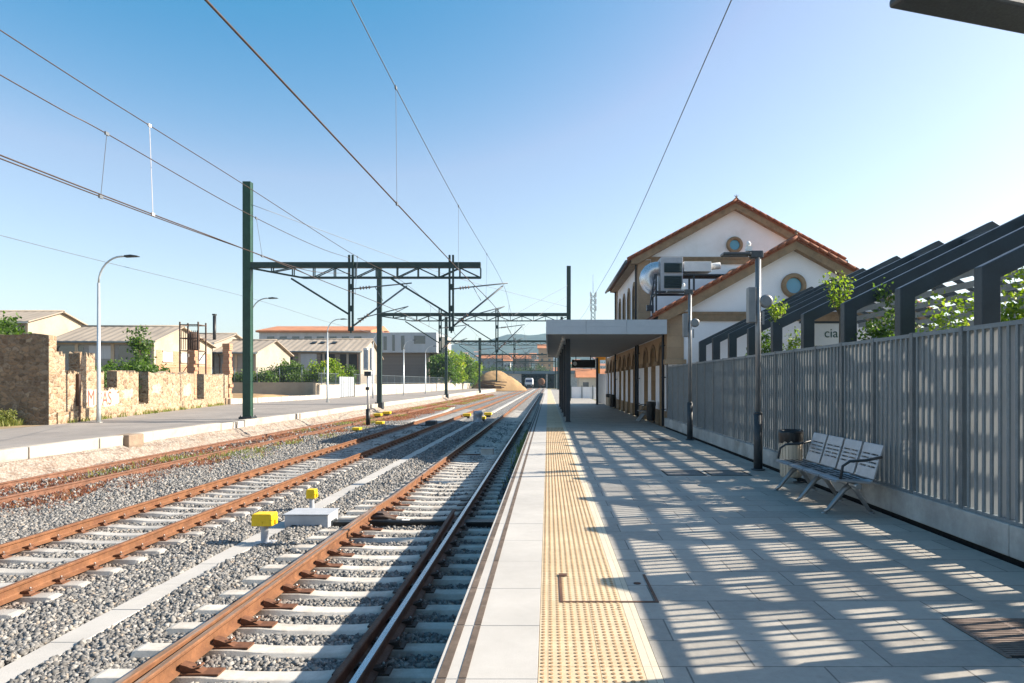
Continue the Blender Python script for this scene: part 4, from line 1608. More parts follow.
def arch_ring(mb, yc, zs, hw, wd, proud, z0, x=SX):
    n = 10
    inn = [(yc + hw, z0)] + [(yc + hw * math.cos(math.pi * k / n), zs + hw * math.sin(math.pi * k / n)) for k in range(n + 1)] + [(yc - hw, z0)]
    o = hw + wd
    out = [(yc + o, z0)] + [(yc + o * math.cos(math.pi * k / n), zs + o * math.sin(math.pi * k / n)) for k in range(n + 1)] + [(yc - o, z0)]
    for k in range(len(inn) - 1):
        p = [inn[k], out[k], out[k + 1], inn[k + 1]]
        mb.add([(x - proud, a, b_) for a, b_ in p] + [(x + .02, a, b_) for a, b_ in p],
               [(0, 1, 2, 3), (1, 0, 4, 5), (2, 1, 5, 6), (3, 2, 6, 7), (0, 3, 7, 4)])


wings = [(YA, YB, [26.95, 29.15, 31.35]), (YB, YC, [35.5, 37.85, 40.2, 42.55]), (YC, YD, [46.2, 48.6, 51.0])]
ZS, ZT = 2.45, 3.42
wall = MB()          # 0 white, 1 stone
ring = None
centres = []
for y0, y1, cs in wings:
    ed = [y0] + [(a + b_) / 2 for a, b_ in zip(cs, cs[1:])] + [y1]
    for c, a, b_ in zip(cs, ed, ed[1:]):
        bay(wall, a, b_, c, -.1, ZS, ZT, .62, 0, 1)
        ring = MB()
        arch_ring(ring, c, ZS, .62, .16, .05, ZS + .0)
        ring.build('arch_surround', M['granite_trim'], st_)
        centres.append(c)
EW, EM = 4.25, 7.75            # eaves of wing and main block
for y0, y1, z1 in ((YA, YB, EW), (YC, YD, EW)):
    wall.add([(SX, y0, ZT), (SX, y1, ZT), (SX, y1, z1), (SX, y0, z1)], [(0, 1, 2, 3)], 0)
# main block upper storey with arched windows
ucs = [35.5, 37.85, 40.2, 42.55]
ed = [YB] + [(a + b_) / 2 for a, b_ in zip(ucs, ucs[1:])] + [YC]
wall.add([(SX, YB, ZT), (SX, YC, ZT), (SX, YC, 4.35), (SX, YB, 4.35)], [(0, 1, 2, 3)], 0)
for c, a, b_ in zip(ucs, ed, ed[1:]):
    bay(wall, a, b_, c, 4.35, 6.1, EM, .5, 0, 0, .25)
    ring = MB()
    arch_ring(ring, c, 6.1, .5, .2, .05, 4.6)
    ring.build('arch_surround', M['granite_trim'], st_)
# gable walls, faces towards -Y
ROOFS = .54


def gable(mb, y, zb, ze, s, thick=.3):
    za = ze + s * (AX - SX)
    mb.prism([(SX, zb), (SX2, zb), (SX2, ze), (AX, za), (SX, ze)], lambda u, v_, t: (u, t, v_), y, y + thick)


gable(wall, YA, -.1, EW, ROOFS)
gable(wall, YB, 3.0, EM, ROOFS)
gable(wall, YC - .3, 3.0, EM, ROOFS)
gable(wall, YD - .3, -.1, EW, ROOFS)
wall.add([(SX2, YA, -.1), (SX2, YD, -.1), (SX2, YD, EW), (SX2, YA, EW)], [(0, 1, 2, 3)], 0)
wall.add([(SX2, YB, EW), (SX2, YC, EW), (SX2, YC, EM), (SX2, YB, EM)], [(0, 1, 2, 3)], 0)
wall.build('wall', [M['white_wall'], M['granite_side']], st_)
for c in centres:
    mb = MB()
    n = 10
    arc = [(c + .64 * math.cos(math.pi * k / n), ZS + .64 * math.sin(math.pi * k / n)) for k in range(n + 1)]
    mb.prism([(c + .64, -.1)] + arc + [(c - .64, -.1)], lambda u, v_, t: (t, u, v_), SX + .30, SX + .36)
    for yy in (c - .58, c - .03, c + .52):
        mb.box(SX + .26, SX + .30, yy, yy + .06, 0, ZS)
    mb.box(SX + .255, SX + .30, c - .62, c + .62, ZS - .05, ZS + .04)
    mb.box(SX + .27, SX + .30, c - .6, c + .6, 0, .5)
    mb.build('door', M['wood_door'], st_)
for c in ucs:
    mb = MB()
    mb.box(SX + .2, SX + .26, c - .52, c + .52, 4.36, 6.65)
    wdo = mb.build('window', M['pane'], st_)
    mb = MB()
    for dy in (-.5, -.03, .44):
        mb.box(SX + .17, SX + .2, c + dy, c + dy + .06, 4.36, 6.6)
    mb.box(SX + .172, SX + .198, c - .5, c + .5, 5.4, 5.46)
    mb.build('frame', M['wood_door'], wdo)
# stone trim: impost band, pilasters, dado, horizontal gable bands, raking cornices, eaves
for y0, y1, cs in wings:
    ed = [y0 - (.06 if y0 == YA else 0)] + [v_ for c in cs for v_ in (c - .62, c + .62)] + [y1]
    for a, b_ in zip(ed[::2], ed[1::2]):
        mb = MB()
        mb.box(SX - .09, SX + .02, a, b_, ZS - .14, ZS + .03)
        mb.build('impost_band', M['granite_trim'], st_)
        mb = MB()
        mb.box(SX - .03, SX + .02, a, b_, -.1, .55)
        mb.build('dado', M['granite_trim'], st_)
for y, z1 in ((YA, EW - .12), (YD, EW - .12)):
    ya, yb = (y - .05, y + .6) if y == YA else (y - .6, y + .05)
    mb = MB()
    mb.box(SX - .05, SX + .58, ya, yb, ZS + .035, z1)
    mb.box(SX - .12, SX + .66, ya - .06, yb + .06, ZS - .14, ZS + .0349)
    mb.build('pilaster', M['granite'], st_)
    mb = MB()
    mb.box(SX2 - .58, SX2 + .05, ya, yb, -.1, z1)
    mb.build('pilaster', M['granite'], st_)
for y in (YB, YC):
    ya, yb = (y - .05, y + .55) if y == YB else (y - .55, y + .05)
    for xa, xb in ((SX - .05, SX + .55), (SX2 - .55, SX2 + .05)):
        mb = MB()
        mb.box(xa, xb, ya, yb, 3.5, EM - .16)
        mb.build('pilaster', M['granite'], st_)
for y, ze in ((YA, EW), (YB, EM)):
    mb = MB()
    mb.box(SX + .58, SX2 - .58, y - .07, y + .02, ze - .34, ze - .0995)
    mb.box(SX - .07, SX2 + .07, y - .10, y + .02, ze - .10, ze + .0)
    mb.build('gable_band', M['granite_trim'], st_)
for y, ze in ((YA, EW), (YB, EM)):
    za = ze + ROOFS * (AX - SX)
    mb = MB()
    for sg in (-1, 1):
        xe = AX + sg * (AX - SX + .42)
        zo = ze - ROOFS * .42
        mb.prism([(AX, za + .12), (xe, zo + .12), (xe, zo - .15), (xe - sg * .3, zo - .15 + ROOFS * .0), (AX - 0, za - .24)], lambda u, v_, t: (u, t, v_), y - .34, y - .003)
    mb.build('raking_cornice', M['granite_trim'], st_)
for (y0, y1, ze) in ((YA - .3, YB - .1, EW), (YB - .3, YC + .3, EM), (YC + .4, YD + .3, EW)):
    for sg in (-1, 1):
        xo = SX if sg < 0 else SX2
        mb = MB()
        mb.prism([(0, -.32), (.12, -.32), (.42, -.18), (.42, -.06), (0, .1)], lambda u, v_, t: (xo + sg * (u - .004), t, ze + v_ - (.1 if u > .2 else 0)), y0 + .36, y1)
        mb.build('eave_cornice', M['granite_trim'], st_)


def tiled_roof(y0, y1, ze):
    mb = MB()
    s = ROOFS
    za = ze + s * (AX - SX) + .12
    hw = AX - SX + .62
    for sg in (-1, 1):
        # corrugated tile surface
        n = int((y1 - y0) / .11)
        v = []
        for j in range(n + 1):
            y = y0 + (y1 - y0) * j / n
            dz = .035 * (1 if j % 2 else -1)
            for q in range(0, 15):
                u = hw * q / 14
                v.append((AX + sg * u, y, za - s * u + .03 + dz + .02 * (q % 2)))
        f = [(j * 15 + q, j * 15 + q + 1, (j + 1) * 15 + q + 1, (j + 1) * 15 + q) for j in range(n) for q in range(14)]
        mb.add(v, f)
        mb.prism([(0, za - .01), (sg * hw, za - .01 - s * hw), (sg * hw, za - .07 - s * hw), (0, za - .07)], lambda u, v_, t: (AX + u, t, v_), y0 + .02, y1 - .02)
        # verge tiles along the gable edge
        for yv in (y0 - .02, y1 + .02):
            k = 0
            u = 0
            while u < hw - .05:
                a = Vector((AX + sg * u, yv, za - s * u + .075))
                b_ = Vector((AX + sg * min(u + .40, hw), yv, za - s * min(u + .40, hw) + .05))
                mb.tube([a, b_], [.055, .07], 8)
                u += .34
    y = y0
    while y < y1:
        mb.tube([(AX, y, za + .08), (AX, y + .42, za + .06)], [.10, .12], 8)
        y += .38
    r_ = mb.build('roof', M['tile'], st_)
    mb = MB()
    mb.tube([(AX, y0 + .06, za + .1), (AX, y0 + .06, za + .2)], [.06, .04], 8)
    for k in range(3):
        mb.tube([(AX, y0 + .06, za + .2), (AX + (k - 1) * .10, y0 + .06, za + .34 - .05 * abs(k - 1))], [.025, .01], 5)
    mb.build('finial', M['granite_trim'], r_)


tiled_roof(YA - .40, YB - .02, EW)
tiled_roof(YB - .42, YC + .42, EM)
tiled_roof(YC + .02, YD + .4, EW)
for (xc, zc, y, ro, ri) in ((AX - .0, 5.22, YA, .46, .29), (AX, 8.34, YB, .40, .25), (AX, 6.78, YB, .40, .25)):
    mb = MB()
    mb.lathe([(ri, .0), (ri, -.10), (ri + .03, -.13), (ro - .03, -.13), (ro, -.09), (ro, .0)], (xc, y - .004, zc), 32, axis='y')
    o = MB()
    # open ring: drop the end caps so the glass shows
    del mb.f[-2:], mb.m[-2:], mb.sm[-2:]
    w_ = mb.build('round_window', M['granite_trim'], st_)
    mb = MB()
    mb.lathe([(ri + .002, 0), (ri + .002, -.015)], (xc, y - .008, zc), 32, axis='y')
    mb.build('pane', M['oculus'], w_)
for y in (25.95, 33.2, 33.95, 44.3):
    mb = MB()
    z1 = 3.4 if y < 33.5 else 7.4
    mb.tube([(SX - .13, y, 0), (SX - .13, y, z1), (SX - .3, y, z1 + .25)], .05, 8)
    for z in (.6, 1.8, 3.0):
        mb.box(SX - .19, SX - .03, y - .06, y + .06, z, z + .04)
    mb.build('drain_pipe', M['navy'], st_)
for sg in (-1, 1):
    mb = MB()
    xo = AX + sg * (AX - SX + .68)
    mb.tube([(xo, YB - .38, EM - ROOFS * .62 + .06), (xo, YC + .4, EM - ROOFS * .62 + .06)], .07, 8)
    mb.build('gutter', M['galv_post'], st_)

# air handling unit on the wing roof
t = thing('air_unit', 'rooftop air conditioning unit with silver ducts in front of the upper gable', 'air conditioner', (5.2, 30.2, 4.6))
yu = 28.6
mb = MB()
a = Q(661, 291, yu)
b_ = Q(683, 257, yu)
zb, zt_ = a.z, b_.z
mb.box(a.x, b_.x, yu, yu + .9, zb, zt_)
ub = mb.build('housing', M['box_grey'], t, bevel=.02)
mb = MB()
zm = (zb + zt_) / 2
xw = b_.x - a.x
for z0, z1 in ((zb + .12, zm - .07), (zm + .07, zt_ - .24)):
    mb.box(a.x + .13, b_.x - .05, yu - .012, yu - .001, z0, z1)
    for k in range(7):
        z = z0 + (z1 - z0) * (k + .5) / 7
        mb.prism([(0, 0), (-.05, -.04), (-.05, -.025), (0, .02)], lambda u, v_, q: (q, yu - .012 + u, z + v_), a.x + .15, b_.x - .07)
mb.build('louvre', M['louver'], ub)
mb = MB()
c1, c2 = Q(684, 271, yu), Q(712, 261, yu)
mb.box(c1.x + .01, c2.x, yu + .1, yu + .8, c1.z, c2.z)
mb.tube([(c2.x, yu + .45, c1.z + .25), (c2.x + .45, yu + .45, c1.z + .3)], .14, 12)
mb.build('duct_box', M['white_paint'], t, bevel=.01)
mb = MB()
pts = []
e = Q(661, 272, yu)
for k in range(9):
    q = math.pi * (.5 + k / 8 * .95)
    pts.append((e.x - .12 + .42 * math.cos(q) * 1.0, yu + .45, e.z + -.22 + .42 * math.sin(q)))
mb.tube([(e.x + .1, yu + .45, e.z + .20)] + pts, .30, 14)
for p in pts[1::2]:
    pass
mb.build('duct', M['duct'], t)
mb = MB()
p0, p1 = Q(655, 291.5, yu), Q(727, 274, yu)
zl = p0.z - .06
mb.box(p0.x, a.x + xw + .5, yu - .05, yu + .05, zl, zl + .08)
mb.box(p0.x, a.x + xw + .5, yu + .9, yu + 1.0, zl, zl + .08)
mb.box(p0.x, p0.x + .08, yu - .05, yu + 1.0, zl - .08, zl)
mb.box(b_.x + .02, p1.x, yu + .0, yu + .95, p1.z - .06, p1.z)
for xx in (p0.x + .05, b_.x + .45):
    for yy in (yu, yu + .95):
        mb.bar((xx, yy, 3.9), (xx, yy, p1.z), .07, .07)
mb.bar((p0.x + .0, yu, p1.z), (p0.x - .22, yu - .1, zl - .55), .06, .06)
mb.box(p0.x - .36, p0.x - .08, yu - .2, yu + .1, zl - .75, zl - .52)
mb.bar((p1.x - .1, yu + .5, p1.z), (p1.x - .1, yu + .5, p1.z - .9), .07, .07)
mb.build('support_frame', M['navy'], t)

# ------------------------------------------------------------------ platform canopy
KX0, KX1, KY0, KY1, KZ0, KZ1 = -.075, SX - .10, 25.2, 48.5, 3.40, 3.93
cn = thing('canopy', 'flat platform canopy with grey metal fascia on dark slender pillars', 'canopy', (1.5, 36, 0))
mb = MB()
for k in range(3):
    xa, xb = KX0 + (KX1 - KX0) * k / 3, KX0 + (KX1 - KX0) * (k + 1) / 3
    mb.box(xa, xb - .006, KY0, KY0 + .06, KZ0, KZ0 + .27)
    mb.box(xa + .004, xb - .006, KY0 + .012, KY0 + .06, KZ0 + .274, KZ1)
mb.box(KX0 + .02, KX1 - .02, KY0 + .0605, KY0 + .0635, KZ0 + .01, KZ1 - .01)
mb.box(KX0, KX0 + .06, KY0 + .064, KY1, KZ0, KZ0 + .27)
mb.box(KX0 + .01, KX0 + .06, KY0 + .064, KY1, KZ0 + .274, KZ1)
mb.box(KX0 + .064, KX1, KY1 - .06, KY1, KZ0, KZ1)
mb.build('fascia', M['fascia'], cn)
mb = MB()
mb.box(KX0 + .064, KX1, KY0 + .064, KY1 - .064, KZ1 - .16, KZ1 - .06)
mb.build('roof_deck', M['fascia'], cn)
mb = MB()
mb.box(KX0 + .064, KX1, KY0 + .064, KY1 - .064, KZ0 + .03, KZ0 + .08)
mb.build('soffit', M['soffit'], cn)
pp = None
for k in range(5):
    mb = MB()
    y = 28.6 + 4.4 * k
    mb.box(.74, .92, y - .09, y + .09, -.02, KZ0 + .03)
    mb.box(.70, .96, y - .13, y + .13, 0, .015)
    mb.build('pillar', M['navy'], cn)
    mb = MB()
    mb.tube([(.60, y - 1.4, KZ0 + .03), (.60, y - 1.4, KZ0 - .12)], .06, 10)
    mb.tube([(.60, y + .8, KZ0 + .03), (.60, y + .8, KZ0 - .12)], .06, 10)
    mb.build('spotlight', M['white_paint'], cn)
# hanging information display and the orange panel beyond
t = thing('display_board', 'black hanging display board under the far end of the canopy', 'display board', (2.4, 47, 3))
mb = MB()
mb.box(1.62, 3.22, 46.9, 47.15, 2.62, 3.16)
mb.build('housing', M['black'], t, bevel=.01)
mb = MB()
mb.lathe([(.14, 0), (.14, -.006)], (1.83, 46.898, 2.9), 20, axis='y')
mb.build('clock_face', M['white_paint'], t)
mb = MB()
for x in (1.9, 2.9):
    mb.tube([(x, 47, 3.16), (x, 47, 3.45)], .03, 8)
mb.build('hanger', M['navy'], t)
t = thing('wall_panel', 'orange and grey panel wall standing beyond the arcade end', 'panel wall', (4.0, 54, 0))
mb = MB()
mb.box(3.72, 4.02, 53.4, 53.6, -.1, 2.3)
mb.box(4.02, 5.0, 53.42, 53.58, -.1, 2.28)
mb.build('panel', M['fascia'], t)
mb = MB()
mb.box(3.72, 4.02, 53.4, 53.6, 2.302, 3.6)
mb.box(4.02, 5.0, 53.42, 53.58, 3.35, 3.58)
mb.build('orange_frame', M['orange'], t)
mb = MB()
mb.box(3.5, 3.66, 50.2, 50.36, 0, 3.4)
tag(mb.build('post', M['navy']), 'dark square post under the canopy end left of the orange panel', 'post')
t = thing('barrier_wall', 'pale low wall across the far end of the platform beyond the canopy', 'wall', (3, 70, 0))
mb = MB()
mb.box(2.2, 5.5, 70, 70.3, -.1, 1.15)
mb.build('panel', M['white_wall'], t)
mb = MB()
for x in (2.3, 3.4, 4.5, 5.4):
    mb.box(x, x + .08, 69.9, 69.97, -.1, 1.3)
mb.build('post', M['galv_post'], t)
# ------------------------------------------------------------------ overhead line
def post(mb, x, y, z0, z1, w_=.40):
    mb.box(x - w_ / 2, x + w_ / 2, y - w_ * .42, y - w_ * .34, z0, z1)
    mb.box(x - w_ / 2, x + w_ / 2, y + w_ * .34, y + w_ * .42, z0, z1)
    mb.box(x + w_ * .40, x + w_ * .47, y - w_ * .338, y + w_ * .338, z0, z1)
    mb.box(x - w_ * .47, x - w_ * .40, y - w_ * .338, y + w_ * .338, z0, z1)


def cantilever(root, xd, y, xt, zl, zt_, name='cantilever'):
    """two tubes from the drop post (xd) to the wire position xt, with insulators and registration arm"""
    mb = MB()
    mb.tube([(xd + .1, y, zl), (xt, y, zt_ - .15)], .045, 8)
    mb.tube([(xd + .1, y, zt_ - .30), (xt + .25, y, zt_)], .035, 8)
    m_ = ((xd + xt) / 2, (zl + zt_) / 2)
    mb.tube([(m_[0] + .2, y, m_[1] + .2), (m_[0] - .2, y, zt_ - .2)], .018, 6)
    mb.tube([(xd + .35, y - .1, zl + .35), (xt + .1, y - .1, 5.5)], .028, 6)
    mb.tube([(xt + .1, y - .1, 5.5), (xt - .65, y - .1, 5.14)], .018, 6)
    c = mb.build(name, M['tube'], root)
    mb = MB()
    for (a, b_) in (((xd + .1, zl), (xt, zt_ - .15)), ((xd + .1, zt_ - .30), (xt + .25, zt_))):
        for q in (.12, .17, .22, .27):
            p = Vector((a[0] + (b_[0] - a[0]) * q, y, a[1] + (b_[1] - a[1]) * q))
            d = Vector((b_[0] - a[0], 0, b_[1] - a[1])).normalized()
            mb.tube([p, p + d * .05], .085, 8)
    mb.build('insulator', M['insul'], c)


def gantry(Y, xl, xr, zb, zt_, label, drops=(), right_post=False, post_top=11.9, zpost=RD, detail=True, left_post=True):
    t = thing('catenary_gantry', label, 'catenary gantry', (xl, Y, zpost), 'catenary gantries across the tracks')
    if left_post:
        mb = MB()
        post(mb, xl, Y, zpost - .3, post_top)
        mb.build('mast', M['green'] if Y < 50 else M['green_dark'], t)
        mb = MB()
        mb.box(xl - .33, xl + .33, Y - .33, Y + .33, zpost - .5, zpost + .075)
        for sx in (-.26, .26):
            for sy in (-.26, .26):
                mb.lathe([(.03, .0), (.03, .07)], (xl + sx, Y + sy, zpost + .076), 6)
        mb.build('footing', M['lamp_dark'], t)
    if right_post:
        mb = MB()
        post(mb, xr, Y, -.3, post_top, .36)
        mb.build('mast', M['green_dark'], t)
    mb = MB()
    x0 = xl + .2
    mb.box(x0, xr, Y - .16, Y + .16, zt_ - .28, zt_)
    for s in (-.13, .13):
        n = max(4, int((xr - x0) / 1.0))
        zz = zb + .05
        mb.bar((x0, Y + s, zt_ - .3), (x0 + 2.6, Y + s, zz), .06, .07)
        mb.bar((x0 + 2.6, Y + s, zz), (xr, Y + s, zz), .06, .08)
        for k in range(n + 1):
            x = x0 + (xr - x0) * k / n
            f = min(1, (x - x0) / 2.6)
            zl = zt_ - .28 + (zz - zt_ + .28) * f
            mb.bar((x, Y + s, zl), (x, Y + s, zt_ - .28), .05, .05)
            if k < n:
                x2 = x0 + (xr - x0) * (k + 1) / n
                f2 = min(1, (x2 - x0) / 2.6)
                zl2 = zt_ - .28 + (zz - zt_ + .28) * f2
                if k % 2:
                    mb.bar((x, Y + s, zl), (x2, Y + s, zt_ - .28), .045, .045)
                else:
                    mb.bar((x, Y + s, zt_ - .28), (x2, Y + s, zl2), .045, .045)
    mb.build('beam', M['green_dark'], t)
    for xd, xt in drops:
        mb = MB()
        for s in (-.09, .09):
            mb.bar((xd + s, Y - .2, 4.25), (xd + s, Y - .2, zt_ + .35), .10, .10)
        z = 4.3
        while z < zt_:
            mb.bar((xd - .04, Y - .2, z), (xd + .04, Y - .2, z), .08, .3)
            z += 1.1
        mb.bar((xd - .1, Y - .2, 5.1), (xd - 3.1 if detail else xd - 2.2, Y - .05, zb), .09, .09)
        mb.build('drop_post', M['green_dark'], t)
        cantilever(t, xd, Y - .2, xt, 4.5, 6.7)
    return t


gantry(35.4, -15.4, -3.45, 6.95, 7.78, 'nearest catenary gantry, tall green mast by the road kerb carrying a lattice beam', ((-10.05, -7.2), (-4.93, -2.3)), zpost=RD + .05)
gantry(61, -14.9, 1.83, 7.0, 7.75, 'second catenary gantry, with a mast on the platform behind the canopy', ((-9.5, -7.2), (-4.5, -2.3)), True)
gantry(101, -14.9, 2.0, 7.0, 7.75, 'third catenary gantry, thin in the distance in front of the wooded hill', ((-9.9, -7.2), (-4.9, -2.3)), True, 11.2)
gantry(150, -14.9, 2.2, 7.0, 7.75, 'fourth catenary gantry, small before the sand heap', ((-9.9, -7.2), (-4.9, -2.3)), True, 11.2, detail=False)
gantry(200, -14.9, 2.2, 7.0, 7.75, 'farthest catenary gantry, in front of the parked white train', ((-9.9, -7.2), (-4.9, -2.3)), True, 11.2, detail=False)


def spline(pts, n=8):
    out = []
    for i in range(len(pts) - 1):
        p0, p1, p2, p3 = [Vector(pts[max(0, min(len(pts) - 1, i + k))]) for k in (-1, 0, 1, 2)]
        for k in range(n):
            t = k / n
            out.append(.5 * ((2 * p1) + (p2 - p0) * t + (2 * p0 - 5 * p1 + 4 * p2 - p3) * t * t + (3 * p1 - p0 - 3 * p2 + p3) * t ** 3))
    out.append(Vector(pts[-1]))
    return out


def wire(name, pts, r, m, parent):
    mb = MB()
    mb.tube(spline(pts), r, 6)
    return mb.build(name, m, parent)


def dropper(parent, a, b_, r=.006, m='wire_grey'):
    mb = MB()
    mb.tube([a, b_], r, 5)
    for p in (a, b_):
        mb.box(p[0] - .015, p[0] + .015, p[1] - .05, p[1] + .05, p[2] - .03, p[2] + .03)
    mb.build('dropper', M[m], parent)


def along(pts, y):
    sp_ = spline(pts, 12)
    for a, b_ in zip(sp_, sp_[1:]):
        if a.y <= y <= b_.y:
            return a + (b_ - a) * ((y - a.y) / max(1e-6, b_.y - a.y))
    return sp_[-1]


t = thing('overhead_line', 'contact and carrier wires strung over the platform side track', 'overhead line', (-2.4, 35.4, 5.1))
c1 = [(-3.35, -2, 5.12), (-3.09, 6.23, 5.1), (-2.76, 19.8, 5.08), (-2.42, 35.3, 5.12), (-2.75, 60.8, 5.1), (-2.4, 100.8, 5.1), (-2.7, 149.8, 5.1), (-2.4, 199.8, 5.1)]
m1 = [(-3.3, -2, 8.6), (-3.1, 6, 7.85), (-2.98, 11.5, 7.42), (-2.72, 21, 7.0), (-2.3, 35.2, 6.68), (-2.5, 48, 6.35), (-2.3, 60.8, 6.68), (-2.4, 80, 6.2), (-2.3, 100.8, 6.68), (-2.4, 125, 6.1), (-2.3, 149.8, 6.68), (-2.4, 175, 6.1), (-2.3, 199.8, 6.68)]
wire('contact_wire', c1, .0135, M['wire'], t)
wire('carrier_wire', m1, .0095, M['wire_grey'], t)
for y in (13.3, 21, 28, 43, 48.5, 54, 70, 80, 90):
    dropper(t, along(m1, y), along(c1, y), .005 if y < 30 else .008)
t = thing('overhead_line', 'contact and carrier wires over the middle track at the left of the sky', 'overhead line', (-7.3, 35.4, 5.1))
c2 = [(-8.6, -2, 5.1), (-8.33, 10.5, 5.1), (-7.87, 18, 5.1), (-7.7, 23, 5.1), (-7.35, 35.3, 5.12), (-7.6, 60.8, 5.1), (-7.3, 100.8, 5.1), (-7.5, 149.8, 5.1), (-7.3, 199.8, 5.1)]
c2b = [(-8.9, -2, 5.12), (-8.36, 10.5, 5.06), (-7.93, 18, 5.12), (-8.2, 24, 5.5), (-10.05, 35.1, 7.2)]
ma = [(-8.6, -2, 7.3), (-8.33, 10.5, 7.0), (-8.2, 14.2, 6.93), (-7.9, 18.1, 6.78), (-7.5, 26, 6.55), (-7.2, 35.2, 6.62), (-7.35, 48, 6.3), (-7.2, 60.8, 6.68), (-7.3, 80, 6.2), (-7.2, 100.8, 6.68), (-7.3, 125, 6.1), (-7.2, 149.8, 6.68), (-7.2, 199.8, 6.6)]
mbw = [(-8.7, -2, 6.7), (-8.4, 10.5, 6.36), (-8.12, 12.7, 6.22), (-7.95, 18, 6.1), (-8.6, 26, 6.7), (-10.05, 35.1, 7.95)]
wire('contact_wire', c2, .0125, M['wire'], t)
wire('contact_wire', c2b, .011, M['wire'], t)
wire('carrier_wire', ma, .0095, M['wire'], t)
wire('carrier_wire', mbw, .0095, M['wire'], t)
dropper(t, along(ma, 14.2), along(c2, 14.2), .0075, 'wire_pale')
dropper(t, along(mbw, 12.7), along(c2b, 12.7), .006)
dropper(t, along(mbw, 18.9), along(c2, 18.9), .006)
for y in (27, 43, 52, 70, 90):
    dropper(t, along(ma, y), along(c2, y), .008)
o = wire('feeder_wire', [(3.0, -2, 8.6), (3.05, 11.5, 8.0), (3.2, 28, 7.55), (3.4, 47.6, 8.0), (3.6, 75, 8.6), (4.2, 130, 12), (9.2, 148, 16)], .011, M['wire_grey'], None)
tag(o, 'single feeder wire sloping down the sky above the platform', 'wire')
o = wire('feeder_wire', [(-15.2, 35.4, 10.75), (-7, 48, 9.1), (1.7, 61, 8.3)], .014, M['wire_grey'], None)
tag(o, 'pale wire running from the top of the nearest green mast to the second gantry', 'wire')
o = wire('stay_wire', [(1.8, 61, 10.2), (-.3, 55.5, 8.4), (-2.45, 50, 6.5)], .014, M['wire_grey'], None)
tag(o, 'upper stay wire from the mast behind the canopy to the carrier wire', 'wire')
o = wire('stay_wire', [(1.8, 61, 9.3), (-.3, 58, 7.6), (-2.6, 54, 5.3)], .014, M['wire_grey'], None)
tag(o, 'lower stay wire from the mast behind the canopy to the contact wire', 'wire')

# ------------------------------------------------------------------ street lamps along the road
LP = []
for k, lab in enumerate(('nearest tall street lamp, curved arm, standing in front of the ruined stone wall', 'second tall street lamp, its curved arm showing behind the green mast',
                         'third street lamp, in front of the long grey shed and the bushes', 'street lamp beyond the signal post, before the white wall gate',
                         'street lamp in front of the dark brick building base', 'far street lamp just short of the roadside trees')):
    y = 32.4 + 16.2 * k
    x = -21.1 + .012 * (y - 32.4)
    t = thing('street_lamp', lab, 'street lamp', (x, y, RD), 'street lamps along the road')
    mb = MB()
    mb.tube([(x, y, RD - .02), (x, y, RD + .5), (x, y, 6.3)], [.10, .095, .06], 12)
    arc = []
    for q in range(9):
        a = math.pi * (1 - q / 8 * .5)
        arc.append((x + 1.1 + 1.1 * math.cos(a), y, 6.3 + 1.25 * math.sin(a)))
    mb.tube(arc + [(x + 1.3, y, 7.56)], .045, 8)
    mb.build('pole', M['lamp_pole'], t)
    mb = MB()
    mb.prism([(0, 0), (.62, .03), (.62, .07), (.3, .12), (0, .09)], lambda u, v_, q: (x + 1.25 + u, q, 7.5 + v_), y - .12, y + .12)
    mb.build('lamp_head', M['lamp_dark'], t, bevel=.01)
    mb = MB()
    mb.box(x - .16, x + .16, y - .16, y + .16, RD - .05, RD + .03)
    mb.build('footing', M['concrete'], t)
    LP.append((x, y))
o = wire('roadside_cable', [(LP[0][0] - 2, 10, 8), (LP[0][0], 26.4, 7.3), (LP[1][0], LP[1][1], 7.55), (LP[2][0], LP[2][1], 7.3), (LP[3][0], LP[3][1], 7.4)], .013, M['wire_grey'], None)
tag(o, 'thin roadside cable strung between the street lamps', 'cable')

# ------------------------------------------------------------------ ruined stone wall
def wy(px):
    return -16.3 / ((px - CX) / F + .19)


def wxx(y):
    return -16.3 - .19 * y


def wz(px, py):
    return H + (CY - py) * wy(px) / F


ruin = thing('ruined_wall', 'ruined golden stone wall with doorways, graffiti and broken top beside the road', 'ruined wall', (-22.1, 30.5, RD))
segs = [(53, 65, 353), (65, 80, 372), (80, 95, 354), (95, 104, 372), (104, 117, 389), (117, 138.5, 371.5), (138.5, 148.5, 404), (148.5, 194, 372.5), (194, 204, 399.5), (204, 228, 374.5)]
top = []
for a, b_, py in segs:
    ya, yb = wy(a), wy(b_)
    z = wz((a + b_) / 2, py)
    n = 16
    for k in range(n + 1):
        yy = ya + (yb - ya) * k / n
        top.append((yy, z + (random.uniform(-.16, .09) if 0 < k < n else 0)))
ya, yb = wy(53) - .0, wy(228)
poly = [(ya, -.5)] + top + [(yb, -.5)]
poly = poly[::-1]
mb = MB()
mb.prism(poly, lambda u, v_, q: (wxx(u) - q, u, v_), 0, .55)
mb.build('wall', M['rubble'], ruin)
mb = MB()
yk = 30.97
zt_ = wz(50, 334.5)
n = 14
tp = [(-31 + 8.9 * k / n, zt_ + random.uniform(-.05, .05)) for k in range(n + 1)]
mb.prism([(-31, -.5)] + tp + [(-22.1, -.5)][::1], lambda u, v_, q: (u, q, v_), 30.5, yk - .005)
mb.build('end_wall', [M['rubble_shade']], ruin)
mb = MB()
mb.box(-22.098, -22.06, 30.5, yk, -.5, zt_ - .06)
mb.build('corner_facing', M['rubble'], ruin)
mb = MB()
pl = [(wy(55), -.5), (wy(55), .28), (wy(75.5), .26), (wy(75.6), .5), (wy(80), .5), (wy(80.1), .36), (wy(138), .36), (wy(150), .30), (wy(190), .34), (wy(228), .30), (wy(228), -.5)]
